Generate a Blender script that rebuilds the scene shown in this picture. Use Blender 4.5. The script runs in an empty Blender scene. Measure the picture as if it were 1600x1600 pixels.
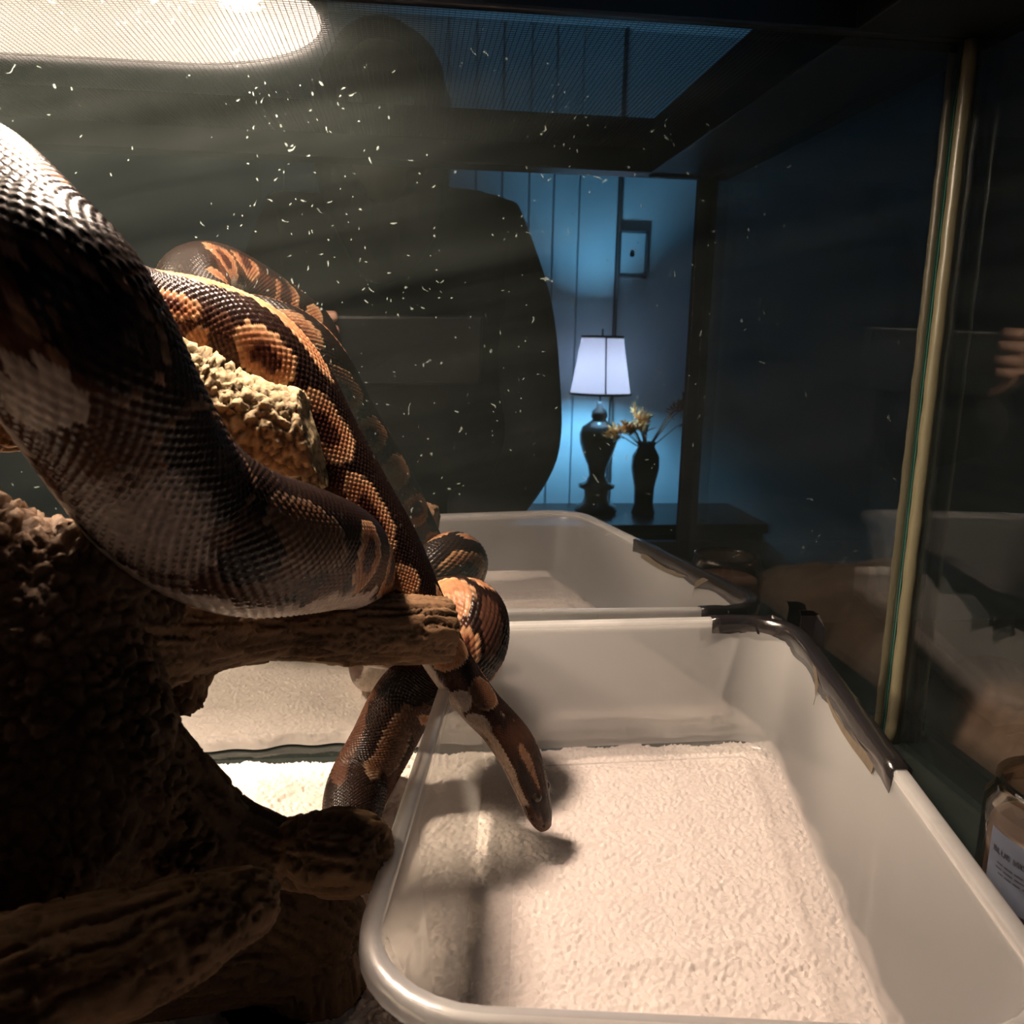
import bpy, bmesh, math, random
import numpy as np
from mathutils import Vector, Matrix

scene = bpy.context.scene
COL = scene.collection
random.seed(7)

# ------------------------------------------------------------------ camera
FPX, YAW, PITCH, ROLL, ZC = 1334.1, 0.1216, 0.1961, 0.0213, 0.2284
CF = Vector((math.sin(YAW) * math.cos(PITCH), math.cos(YAW) * math.cos(PITCH), -math.sin(PITCH)))
CR0 = Vector((math.cos(YAW), -math.sin(YAW), 0))
CU0 = CR0.cross(CF)
CR = CR0 * math.cos(ROLL) + CU0 * math.sin(ROLL)
CU = CU0 * math.cos(ROLL) - CR0 * math.sin(ROLL)
cd = bpy.data.cameras.new('camera')
cam = bpy.data.objects.new('camera', cd)
COL.objects.link(cam)
m = Matrix.Identity(4)
for i in range(3):
    m[i][0], m[i][1], m[i][2] = CR[i], CU[i], -CF[i]
m[2][3] = ZC
cam.matrix_world = m
cd.sensor_width = 36.0
cd.lens = 36.0 * FPX / 1600.0
cd.clip_start, cd.clip_end = 0.005, 50
cd.dof.use_dof = True
cd.dof.focus_distance = 0.37
cd.dof.aperture_fstop = 32
scene.camera = cam

# ------------------------------------------------------------------ world, exposure
w = bpy.data.worlds.new('world')
scene.world = w
w.use_nodes = True
w.node_tree.nodes['Background'].inputs[0].default_value = (0.10, 0.16, 0.30, 1)
w.node_tree.nodes['Background'].inputs[1].default_value = 0.02
vs = scene.view_settings
vs.view_transform = 'Standard'
vs.look = 'None'
vs.exposure = 0.0
vs.gamma = 1.0
vs.use_curve_mapping = False
cy = scene.cycles
cy.max_bounces = 16
cy.transparent_max_bounces = 40
cy.transmission_bounces = 10
cy.glossy_bounces = 8
cy.diffuse_bounces = 6
cy.caustics_reflective = False
cy.caustics_refractive = False
cy.sample_clamp_indirect = 4.0

GLASS_Y, FRONT_Y, SIDE_X, TOP_Z = 0.448, 0.065, 0.2856, 0.385
BULBS = ((-0.095, 0.364, 0.434), (-0.335, 0.368, 0.436))

# ------------------------------------------------------------------ helpers
def wloc(o):
    v = Vector((0, 0, 0))
    while o is not None:
        v += o.location
        o = o.parent
    return v

def put(name, verts, faces, mat=None, parent=None, smooth=False):
    v = np.asarray(verts, dtype=np.float64).reshape(-1, 3)
    if parent is not None:
        v = v - np.array(wloc(parent))
    me = bpy.data.meshes.new(name)
    if isinstance(faces, np.ndarray):
        n, k = faces.shape
        me.vertices.add(len(v)); me.vertices.foreach_set('co', v.astype(np.float32).ravel())
        me.loops.add(n * k); me.loops.foreach_set('vertex_index', faces.astype(np.int32).ravel())
        me.polygons.add(n)
        me.polygons.foreach_set('loop_start', np.arange(0, n * k, k, dtype=np.int32))
        me.polygons.foreach_set('loop_total', np.full(n, k, dtype=np.int32))
        me.update(calc_edges=True)
    else:
        me.from_pydata([tuple(p) for p in v], [], faces)
        me.update()
    if smooth:
        me.polygons.foreach_set('use_smooth', [True] * len(me.polygons))
    o = bpy.data.objects.new(name, me)
    if mat is not None:
        me.materials.append(mat)
    COL.objects.link(o)
    o.parent = parent
    return o

def thing(name, loc, label, cat, group=None):
    o = bpy.data.objects.new(name, None)
    o.location = loc
    o.empty_display_size = 0.02
    COL.objects.link(o)
    tag(o, label, cat, group)
    return o

def tag(o, label, cat, group=None):
    o['label'] = label; o['category'] = cat
    if group: o['group'] = group
    return o

class MB:
    def __init__(s): s.v, s.f = [], []
    def add(s, v, f):
        n = len(s.v); s.v += [tuple(p) for p in v]; s.f += [tuple(i + n for i in q) for q in f]
    def box(s, x0, x1, y0, y1, z0, z1, bev=0.0):
        bm = bmesh.new()
        bmesh.ops.create_cube(bm, size=1.0)
        for q in bm.verts:
            q.co = Vector((x0 + (q.co.x + .5) * (x1 - x0), y0 + (q.co.y + .5) * (y1 - y0), z0 + (q.co.z + .5) * (z1 - z0)))
        if bev: bmesh.ops.bevel(bm, geom=bm.edges[:], offset=bev, segments=2, affect='EDGES', profile=.6)
        bm.verts.index_update()
        s.add([q.co[:] for q in bm.verts], [[q.index for q in f.verts] for f in bm.faces])
        bm.free()
        return s
    def tube(s, pts, rad, n=8, cap=True):
        P = [Vector(p) for p in pts]
        R = rad if isinstance(rad, (list, tuple)) else [rad] * len(P)
        rings = []; up = None
        for i, p in enumerate(P):
            t = (P[min(i + 1, len(P) - 1)] - P[max(i - 1, 0)]).normalized()
            if up is None:
                up = t.orthogonal().normalized()
            up = (up - t * up.dot(t)).normalized()
            sd = t.cross(up)
            rings.append([p + (up * math.cos(a) + sd * math.sin(a)) * R[i] for a in [2 * math.pi * k / n for k in range(n)]])
        v = [q for r in rings for q in r]; f = []
        for i in range(len(P) - 1):
            for k in range(n):
                f.append((i * n + k, i * n + (k + 1) % n, (i + 1) * n + (k + 1) % n, (i + 1) * n + k))
        if cap:
            f.append(tuple(range(n))[::-1]); f.append(tuple((len(P) - 1) * n + k for k in range(n)))
        s.add(v, f)
        return s
    def lathe(s, prof, c, n=32):
        v, f = [], []
        for r, z in prof:
            for k in range(n):
                a = 2 * math.pi * k / n
                v.append((c[0] + r * math.cos(a), c[1] + r * math.sin(a), c[2] + z))
        for i in range(len(prof) - 1):
            for k in range(n):
                f.append((i * n + k, i * n + (k + 1) % n, (i + 1) * n + (k + 1) % n, (i + 1) * n + k))
        s.add(v, f)
        return s
    def build(s, name, mat=None, parent=None, smooth=False):
        return put(name, s.v, s.f, mat, parent, smooth)

def shade_auto(o, deg=35):
    o.data.polygons.foreach_set('use_smooth', [True] * len(o.data.polygons))
    bm = bmesh.new(); bm.from_mesh(o.data)
    for e in bm.edges:
        if len(e.link_faces) == 2 and e.calc_face_angle(0) > math.radians(deg): e.smooth = False
    bm.to_mesh(o.data); bm.free()
    return o

# numpy value noise / cell noise
def _h(ix, iy, iz, s=0):
    n = (ix * 374761393 + iy * 668265263 + iz * 2147483647 + s * 1274126177) & 0xffffffff
    n = ((n ^ (n >> 13)) * 1274126177) & 0xffffffff
    n = ((n ^ (n >> 16)) * 2246822519) & 0xffffffff
    return ((n ^ (n >> 15)) & 0xffffff) / float(0xffffff)
def vnoise(p, s=0):
    p = np.asarray(p, float); i = np.floor(p).astype(np.int64); f = p - i; f = f * f * (3 - 2 * f)
    r = 0
    for a in (0, 1):
        for b in (0, 1):
            for c in (0, 1):
                wgt = (f[:, 0] if a else 1 - f[:, 0]) * (f[:, 1] if b else 1 - f[:, 1]) * (f[:, 2] if c else 1 - f[:, 2])
                r = r + wgt * _h(i[:, 0] + a, i[:, 1] + b, i[:, 2] + c, s)
    return r
def fbm(p, o=4, s=0):
    r = 0; a = .5; p = np.asarray(p, float)
    for k in range(o):
        r = r + a * (vnoise(p, s + k) - .5); p = p * 2.03; a *= .5
    return r
def cells(p, s=0):
    p = np.asarray(p, float); i = np.floor(p).astype(np.int64); f = p - i
    d1 = np.full(len(p), 9.0); d2 = d1.copy()
    for a in (-1, 0, 1):
        for b in (-1, 0, 1):
            for c in (-1, 0, 1):
                j = i + (a, b, c)
                q = [_h(j[:, 0], j[:, 1], j[:, 2], s + k) for k in range(3)]
                d = np.sqrt((a + q[0] - f[:, 0]) ** 2 + (b + q[1] - f[:, 1]) ** 2 + (c + q[2] - f[:, 2]) ** 2)
                d2 = np.minimum(np.maximum(d, d1), d2); d1 = np.minimum(d, d1)
    return d1, d2

# ------------------------------------------------------------------ materials
def newmat(name):
    mt = bpy.data.materials.new(name); mt.use_nodes = True
    nt = mt.node_tree; nt.nodes.clear()
    out = nt.nodes.new('ShaderNodeOutputMaterial')
    return mt, nt, out
def N(nt, t, **kw):
    n = nt.nodes.new(t)
    for k, v in kw.items():
        if k.startswith('i_'):
            key = k[2:]
            n.inputs[int(key) if key.isdigit() else key.replace('_', ' ')].default_value = v
        else: setattr(n, k, v)
    return n
def pbr(name, col, rough=.5, metal=0.0, spec=.5, noise=0.0, nscale=20, bump=0.0, bscale=80, col2=None, coat=0.0, emit=None):
    mt, nt, out = newmat(name); L = nt.links.new
    b = N(nt, 'ShaderNodeBsdfPrincipled', i_Roughness=rough, i_Metallic=metal)
    b.inputs['Specular IOR Level'].default_value = spec
    b.inputs['Base Color'].default_value = (*col, 1)
    b.inputs['Coat Weight'].default_value = coat
    tc = N(nt, 'ShaderNodeTexCoord')
    if noise or col2:
        nz = N(nt, 'ShaderNodeTexNoise', i_Scale=nscale, i_Detail=6.0, i_Roughness=.6)
        L(tc.outputs['Object'], nz.inputs['Vector'])
        rp = N(nt, 'ShaderNodeValToRGB')
        c2 = col2 or tuple(max(0, x * (1 - noise)) for x in col)
        rp.color_ramp.elements[0].position = .3; rp.color_ramp.elements[1].position = .7
        rp.color_ramp.elements[0].color = (*c2, 1); rp.color_ramp.elements[1].color = (*col, 1)
        L(nz.outputs[0], rp.inputs[0]); L(rp.outputs[0], b.inputs['Base Color'])
    if bump:
        nb = N(nt, 'ShaderNodeTexNoise', i_Scale=bscale, i_Detail=5.0)
        L(tc.outputs['Object'], nb.inputs['Vector'])
        bp = N(nt, 'ShaderNodeBump', i_Strength=bump, i_Distance=.002)
        L(nb.outputs[0], bp.inputs['Height']); L(bp.outputs[0], b.inputs['Normal'])
    if emit:
        b.inputs['Emission Color'].default_value = (*emit[0], 1); b.inputs['Emission Strength'].default_value = emit[1]
    L(b.outputs[0], out.inputs[0])
    return mt

def attr_mat(name, attr, rough=.35, spec=.5, coat=0.0, bump=0.0, bscale=400):
    mt, nt, out = newmat(name); L = nt.links.new
    b = N(nt, 'ShaderNodeBsdfPrincipled', i_Roughness=rough)
    b.inputs['Specular IOR Level'].default_value = spec
    b.inputs['Coat Weight'].default_value = coat
    b.inputs['Coat Roughness'].default_value = .25
    a = N(nt, 'ShaderNodeAttribute', attribute_name=attr)
    L(a.outputs['Color'], b.inputs['Base Color'])
    if bump:
        tc = N(nt, 'ShaderNodeTexCoord')
        nb = N(nt, 'ShaderNodeTexNoise', i_Scale=bscale, i_Detail=6.0)
        L(tc.outputs['Object'], nb.inputs['Vector'])
        bp = N(nt, 'ShaderNodeBump', i_Strength=bump, i_Distance=.001)
        L(nb.outputs[0], bp.inputs['Height']); L(bp.outputs[0], b.inputs['Normal'])
    L(b.outputs[0], out.inputs[0])
    return mt

def glass_mat(name, refl, tint=(.95, .97, .96), film=0.0, marks=False, graze=.6):
    """a pane: mirror-like reflection + see-through + a thin film of dust, smears and dried drops"""
    mt, nt, out = newmat(name); L = nt.links.new
    tr = N(nt, 'ShaderNodeBsdfTransparent'); tr.inputs[0].default_value = (*tint, 1)
    gl = N(nt, 'ShaderNodeBsdfGlossy', i_Roughness=0.0); gl.inputs[0].default_value = (1, 1, 1, 1)
    lw = N(nt, 'ShaderNodeLayerWeight', i_Blend=.15)
    mr = N(nt, 'ShaderNodeMapRange', i_1=0.0, i_2=1.0, i_3=refl, i_4=min(1, refl + graze))
    L(lw.outputs['Fresnel'], mr.inputs[0])
    mx = N(nt, 'ShaderNodeMixShader')
    L(mr.outputs[0], mx.inputs[0]); L(tr.outputs[0], mx.inputs[1]); L(gl.outputs[0], mx.inputs[2])
    last = mx
    if film:
        df = N(nt, 'ShaderNodeBsdfDiffuse'); df.inputs[0].default_value = (.62, .76, .70, 1)
        tc = N(nt, 'ShaderNodeTexCoord')
        mp = N(nt, 'ShaderNodeMapping'); mp.inputs['Rotation'].default_value = (0, .22, 0)
        L(tc.outputs['Object'], mp.inputs['Vector'])
        st = N(nt, 'ShaderNodeVectorMath', operation='MULTIPLY'); st.inputs[1].default_value = (2.5, 1, 60)
        L(mp.outputs[0], st.inputs[0])
        n1 = N(nt, 'ShaderNodeTexNoise', i_Scale=1.0, i_Detail=4.0); L(st.outputs[0], n1.inputs['Vector'])
        n2 = N(nt, 'ShaderNodeTexNoise', i_Scale=9.0, i_Detail=5.0); L(tc.outputs['Object'], n2.inputs['Vector'])
        ml = N(nt, 'ShaderNodeMath', operation='MULTIPLY'); L(n1.outputs[0], ml.inputs[0]); L(n2.outputs[0], ml.inputs[1])
        r1 = N(nt, 'ShaderNodeMapRange', i_1=.12, i_2=.45, i_3=film * .3, i_4=film * 1.8); L(ml.outputs[0], r1.inputs[0])
        fac = r1
        if marks:
            sc = N(nt, 'ShaderNodeVectorMath', operation='MULTIPLY'); sc.inputs[1].default_value = (1, 1, .75)
            nd = N(nt, 'ShaderNodeTexNoise', i_Scale=60.0, i_Detail=2.0); L(tc.outputs['Object'], nd.inputs['Vector'])
            md = N(nt, 'ShaderNodeMix', data_type='VECTOR'); md.inputs[0].default_value = .035
            L(tc.outputs['Object'], sc.inputs[0]); L(sc.outputs[0], md.inputs[4]); L(nd.outputs[1], md.inputs[5])
            vo = N(nt, 'ShaderNodeTexVoronoi', i_Scale=240.0); L(md.outputs[1], vo.inputs['Vector'])
            vo.inputs['Randomness'].default_value = 1.0
            lt = N(nt, 'ShaderNodeMapRange', i_1=.10, i_2=.22, i_3=1.0, i_4=0.0); L(vo.outputs['Distance'], lt.inputs[0])
            # random per cell on/off
            wn = N(nt, 'ShaderNodeSeparateColor'); L(vo.outputs['Color'], wn.inputs[0])
            n3 = N(nt, 'ShaderNodeTexNoise', i_Scale=13.0, i_Detail=4.0, i_Roughness=.7)
            of = N(nt, 'ShaderNodeVectorMath', operation='ADD'); of.inputs[1].default_value = (.4, .1, .2)
            L(tc.outputs['Object'], of.inputs[0]); L(of.outputs[0], n3.inputs['Vector'])
            th = N(nt, 'ShaderNodeMapRange', i_1=.40, i_2=.68, i_3=-.02, i_4=.9); L(n3.outputs[0], th.inputs[0])
            sx = N(nt, 'ShaderNodeSeparateXYZ'); L(tc.outputs['Object'], sx.inputs[0])
            xm = N(nt, 'ShaderNodeMapRange', i_1=.02, i_2=.16, i_3=1.0, i_4=.22); L(sx.outputs[0], xm.inputs[0])
            tm = N(nt, 'ShaderNodeMath', operation='MULTIPLY'); L(th.outputs[0], tm.inputs[0]); L(xm.outputs[0], tm.inputs[1])
            le = N(nt, 'ShaderNodeMath', operation='LESS_THAN'); L(wn.outputs[0], le.inputs[0]); L(tm.outputs[0], le.inputs[1])
            m3 = N(nt, 'ShaderNodeMath', operation='MULTIPLY'); L(lt.outputs[0], m3.inputs[0]); L(le.outputs[0], m3.inputs[1])
            m4 = N(nt, 'ShaderNodeMath', operation='MULTIPLY', i_1=.24); L(m3.outputs[0], m4.inputs[0])
            ad = N(nt, 'ShaderNodeMath', operation='ADD', use_clamp=True); L(r1.outputs[0], ad.inputs[0]); L(m4.outputs[0], ad.inputs[1])
            fac = ad
        mf = N(nt, 'ShaderNodeMixShader')
        L(fac.outputs[0], mf.inputs[0]); L(mx.outputs[0], mf.inputs[1]); L(df.outputs[0], mf.inputs[2])
        last = mf
    L(last.outputs[0], out.inputs[0])
    return mt

def plastic_mat(name, opaque, col=(.88, .87, .86), rough=.22, gloss=.06, noise=.25):
    """frosted polypropylene: part see-through, part diffusing on both sides, a soft gloss on top"""
    mt, nt, out = newmat(name); L = nt.links.new
    tr = N(nt, 'ShaderNodeBsdfTransparent'); tr.inputs[0].default_value = (.97, .97, .97, 1)
    df = N(nt, 'ShaderNodeBsdfDiffuse'); df.inputs[0].default_value = (*col, 1)
    tl = N(nt, 'ShaderNodeBsdfTranslucent'); tl.inputs[0].default_value = (*col, 1)
    m1 = N(nt, 'ShaderNodeMixShader', i_0=.5); L(df.outputs[0], m1.inputs[1]); L(tl.outputs[0], m1.inputs[2])
    tc = N(nt, 'ShaderNodeTexCoord')
    nz = N(nt, 'ShaderNodeTexNoise', i_Scale=22.0, i_Detail=5.0); L(tc.outputs['Object'], nz.inputs['Vector'])
    mr = N(nt, 'ShaderNodeMapRange', i_1=.3, i_2=.7, i_3=opaque * (1 - noise), i_4=min(1, opaque * (1 + noise))); L(nz.outputs[0], mr.inputs[0])
    m2 = N(nt, 'ShaderNodeMixShader'); L(mr.outputs[0], m2.inputs[0]); L(tr.outputs[0], m2.inputs[1]); L(m1.outputs[0], m2.inputs[2])
    gl = N(nt, 'ShaderNodeBsdfGlossy', i_Roughness=rough); gl.inputs[0].default_value = (1, 1, 1, 1)
    lw = N(nt, 'ShaderNodeLayerWeight', i_Blend=.3)
    ms = N(nt, 'ShaderNodeMapRange', i_1=0.0, i_2=1.0, i_3=gloss * .4, i_4=gloss * 3); L(lw.outputs['Fresnel'], ms.inputs[0])
    m3 = N(nt, 'ShaderNodeMixShader'); L(ms.outputs[0], m3.inputs[0]); L(m2.outputs[0], m3.inputs[1]); L(gl.outputs[0], m3.inputs[2])
    L(m3.outputs[0], out.inputs[0])
    return mt

M_black = pbr('black_plastic', (.006, .007, .009), .38, noise=.4)
M_pane_back = glass_mat('back_pane_glass', .50, (.9, .93, .91), film=.013, marks=True)
M_pane_side = glass_mat('side_pane_glass', .07, (.85, .88, .9), film=.008, graze=.2)
M_pane_thin = glass_mat('pane_edge_glass', .04, (.90, .93, .91))
M_edge = pbr('green_glass_edge', (.02, .06, .046), .2, spec=.6)
M_seal = pbr('silicone_seal', (.14, .125, .075), .35, col2=(.10, .09, .055), nscale=9)
M_wire = pbr('screen_wire', (.10, .10, .11), .45, metal=.4)
M_hood_out = pbr('hood_black', (.012, .012, .012), .4)
M_hood_in = pbr('hood_reflector', (.30, .30, .30), .35)
M_bulb = pbr('bulb_glow', (1, 1, 1), .3, emit=((1.0, .77, .60), 730.0))
M_bulb_strong = pbr('bulb_glow_strong', (1, 1, 1), .3, emit=((1.0, .80, .58), 1400.0))
M_towel = pbr('terry_towel', (.86, .78, .73), .9, spec=.1)
M_tubwall = plastic_mat('tub_wall_plastic', .29, noise=0.0)
M_tubbase = plastic_mat('tub_base_plastic', .07, gloss=.05, noise=.1)
M_tubledge = plastic_mat('tub_ledge_plastic', .20, gloss=.06, noise=.1)
M_tubrim = plastic_mat('tub_rim_plastic', .62, gloss=.1)
M_tape = pbr('black_tape', (.012, .010, .010), .22, spec=.6, coat=.2, bump=.3, bscale=60)
M_residue = pbr('tape_residue', (.10, .075, .05), .6, noise=.4, nscale=150)
M_snake = attr_mat('snake_scales', 'col', .27, .16, 0.0)
M_wood = attr_mat('driftwood', 'col', .75, .25, 0, .5, 500)
M_eye = pbr('snake_eye', (.012, .008, .006), .12, coat=0.0, spec=.35, col2=(.05, .03, .015), nscale=300)

# ------------------------------------------------------------------ room
def room():
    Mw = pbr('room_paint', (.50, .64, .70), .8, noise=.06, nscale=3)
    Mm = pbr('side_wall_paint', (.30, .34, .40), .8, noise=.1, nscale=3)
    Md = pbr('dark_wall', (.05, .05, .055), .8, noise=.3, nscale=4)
    Mf = pbr('room_floor', (.10, .07, .05), .5, noise=.4, nscale=6)
    X0, X1, Y0, Y1, Z0, Z1 = -2.4, 2.3, -2.86, .95, -.95, 1.5
    def st(name, b, mat):
        o = MB().box(*b).build(name, mat); o['kind'] = 'structure'; return o
    st('floor', (X0, X1, Y0, Y1, Z0 - .05, Z0), Mf)
    st('ceiling', (X0, X1, Y0, Y1, Z1, Z1 + .05), Mw)
    wr = st('wall_rear', (X0 - .1, X1 + .1, Y0 - .1, Y0, Z0 - .05, Z1 + .05), Mw)
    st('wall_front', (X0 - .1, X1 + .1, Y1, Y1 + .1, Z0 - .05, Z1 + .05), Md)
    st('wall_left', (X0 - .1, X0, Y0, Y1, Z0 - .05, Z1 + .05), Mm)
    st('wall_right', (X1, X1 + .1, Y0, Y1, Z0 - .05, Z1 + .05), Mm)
    # upright boards on the rear wall, each with its own edges
    xs = [-.60, -.50, -.38, -.28, -.16, -.06, .06, .16, .275, .385, .50, .605, .715, .885]
    first = None
    for a, b in zip(xs[:-1], xs[1:]):
        o = MB().box(a + .004, b - .004, Y0 - .002, Y0 + .016 + .003 * random.random(), Z0 + .10, Z1, .003).build('board', Mw, wr)
    o = MB().box(.885, .897, Y0 - .002, Y0 + .03, Z0 + .10, Z1, .002).build('edge_strip', pbr('edge_strip', (.05, .055, .06), .6), wr)
    b = MB().box(X0, X1, Y0, Y0 + .02, Z0, Z0 + .10).build('baseboard_rear', Mw); b['kind'] = 'structure'
    # small square access panel
    t = thing('wall_panel', (.955, Y0, .52), 'small square access panel with keyhole on the far blue-lit wall', 'panel')
    MB().box(.902, 1.012, Y0, Y0 + .012, .52, .70, .002).build('door', Mw, t)
    k = MB()
    for x0, x1, z0, z1 in ((.893, .903, .512, .708), (1.011, 1.021, .512, .708), (.893, 1.021, .70, .709), (.893, 1.021, .511, .52)):
        k.box(x0, x1, Y0, Y0 + .02, z0, z1)
    k.build('surround', pbr('panel_gap', (.10, .11, .12), .6), t)
    MB().lathe([(.0, .0), (.010, .0), (.010, .004), (0, .004)], (0, 0, 0), 12)
    kk = MB(); kk.lathe([(.001, 0), (.010, 0), (.010, .006), (.001, .006)], (0, 0, 0), 14)
    kv = [(.955 + x, Y0 + .012 + z, .61 + y) for x, y, z in kk.v]
    put('keyhole', kv, kk.f, M_black, t)
room()

def lamp_side():
    Mt = pbr('dark_table', (.012, .010, .010), .35, noise=.4, nscale=8)
    yl = -2.60
    zt = -.475
    t = thing('side_table', (.85, yl, -.95), 'dark low table carrying the lamp and the dried plants', 'table')
    MB().box(.25, 1.45, yl - .22, yl + .25, zt - .04, zt, .006).build('tabletop', Mt, t)
    for sx in (.29, 1.41):
        for sy in (yl - .18, yl + .21):
            MB().box(sx - .025, sx + .025, sy - .025, sy + .025, -.95, zt - .04, .004).build('leg', Mt, t)
    MB().box(.31, 1.39, yl - .2, yl + .22, -.80, zt - .04).build('drawer_case', Mt, t)
    # lamp
    cx = .785
    Mb = pbr('lamp_base_metal', (.05, .055, .06), .16, metal=.85)
    t = thing('table_lamp', (cx, yl, zt), 'lit table lamp with pale shade and dark glossy urn base', 'lamp')
    MB().lathe([(.001, 0), (.085, 0), (.09, .012), (.085, .03), (.06, .04), (.05, .07), (.052, .1), (.075, .11), (.078, .12), (.05, .13), (.034, .16), (.04, .2), (.062, .25), (.078, .30), (.08, .335), (.07, .365), (.04, .385), (.028, .395), (.034, .41), (.03, .43), (.015, .445), (.012, .47), (.001, .47)], (cx, yl, zt), 32).build('base', Mb, t, True)
    MB().tube([(cx, yl, zt + .46), (cx, yl, zt + .765)], .004, 8).build('stem', M_black, t)
    mt, nt, out = newmat('lamp_shade_cloth'); L = nt.links.new
    d = N(nt, 'ShaderNodeBsdfDiffuse'); d.inputs[0].default_value = (.62, .42, .38, 1)
    tl = N(nt, 'ShaderNodeBsdfTranslucent'); tl.inputs[0].default_value = (.24, .115, .11, 1)
    mx = N(nt, 'ShaderNodeMixShader', i_0=.6); L(d.outputs[0], mx.inputs[1]); L(tl.outputs[0], mx.inputs[2]); L(mx.outputs[0], out.inputs[0])
    sh = MB().lathe([(.125, .50), (.085, .735)], (cx, yl, zt), 40).build('shade', mt, t, True)
    MB().lathe([(.127, .498), (.129, .498), (.129, .508), (.127, .508), (.127, .498)], (cx, yl, zt), 40).build('trim_ring', M_black, sh, True)
    MB().lathe([(.086, .728), (.088, .728), (.088, .738), (.086, .738), (.086, .728)], (cx, yl, zt), 40).build('trim_ring', M_black, sh, True)
    for a in (math.pi / 2 + .05, math.pi * 7 / 6, math.pi * 11 / 6):
        MB().tube([(cx + .1265 * math.cos(a), yl + .1265 * math.sin(a), zt + .50), (cx + .0865 * math.cos(a), yl + .0865 * math.sin(a), zt + .735)], .0035, 6).build('rib', M_black, sh)
    sp = MB()
    for a in (0, 2.1, 4.2):
        sp.tube([(cx, yl, zt + .725), (cx + .086 * math.cos(a), yl + .086 * math.sin(a), zt + .733)], .002, 6)
    sp.build('spider', M_black, sh)
    MB().lathe([(.001, .535), (.012, .535), (.014, .56), (.028, .585), (.031, .61), (.022, .635), (.001, .645)], (cx, yl, zt), 20).build(
        'bulb', pbr('blue_bulb', (1, 1, 1), .3, emit=((.24, .64, 1.0), 800.0)), t, True)
    # vase of dried plants
    vx, vy = .975, yl + .06
    t = thing('vase', (vx, vy, zt), 'dark slim vase of dried plants beside the lamp', 'vase')
    MB().lathe([(.001, 0), (.045, 0), (.05, .01), (.04, .05), (.042, .12), (.058, .2), (.056, .25), (.035, .29), (.04, .31), (.036, .31), (.03, .29), (.05, .24), (.03, .05), (.001, .04)], (vx, vy, zt), 24).build('body', pbr('vase_glaze', (.012, .010, .012), .25), t, True)
    Mp = pbr('dried_plume', (.80, .36, .12), .9, noise=.4, nscale=60)
    Mr = pbr('dried_reed', (.20, .09, .05), .9, noise=.4, nscale=60)
    rr = random.Random(3)
    for k in range(22):
        red = k >= 16
        a = rr.uniform(-1.2, .35) if not red else rr.uniform(.55, .95)
        ln = rr.uniform(.10, .20) if not red else rr.uniform(.24, .36)
        b = rr.uniform(-.6, .6)
        p0 = Vector((vx, vy, zt + .27)); dr = Vector((math.sin(a), b * .5, math.cos(a)))
        p1 = p0 + dr * ln * .6 + Vector((0, 0, .01)); p2 = p0 + dr * ln + Vector((math.sin(a) * .02, 0, -.012))
        s = MB().tube([p0, p1, p2], [.0025, .002, .0012], 5).build('stem', Mr, t)
        h = MB()
        for q in range(26):
            u = rr.random(); c = p1.lerp(p2, .2 + u * .8)
            e = c + Vector((rr.gauss(0, 1), rr.gauss(0, 1), rr.gauss(0, .7))).normalized() * rr.uniform(.018, .048) * (1.1 - .6 * u) + dr * .016
            h.tube([c, c.lerp(e, .6), e], [.0038, .0032, .0008], 4)
        h.build('plume', Mr if red else Mp, s)
lamp_side()

# ------------------------------------------------------------------ table under the terrarium
t = thing('stand', (0, .25, -.95), 'dark wooden stand under the glass terrarium', 'table')
Ms = pbr('stand_wood', (.022, .014, .010), .5, noise=.5, nscale=10)
MB().box(-.75, .62, .02, .72, -.055, -.020, .004).build('tabletop', Ms, t)
for sx in (-.70, .57):
    for sy in (.07, .67):
        MB().box(sx - .03, sx + .03, sy - .03, sy + .03, -.95, -.055, .004).build('leg', Ms, t)

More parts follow.
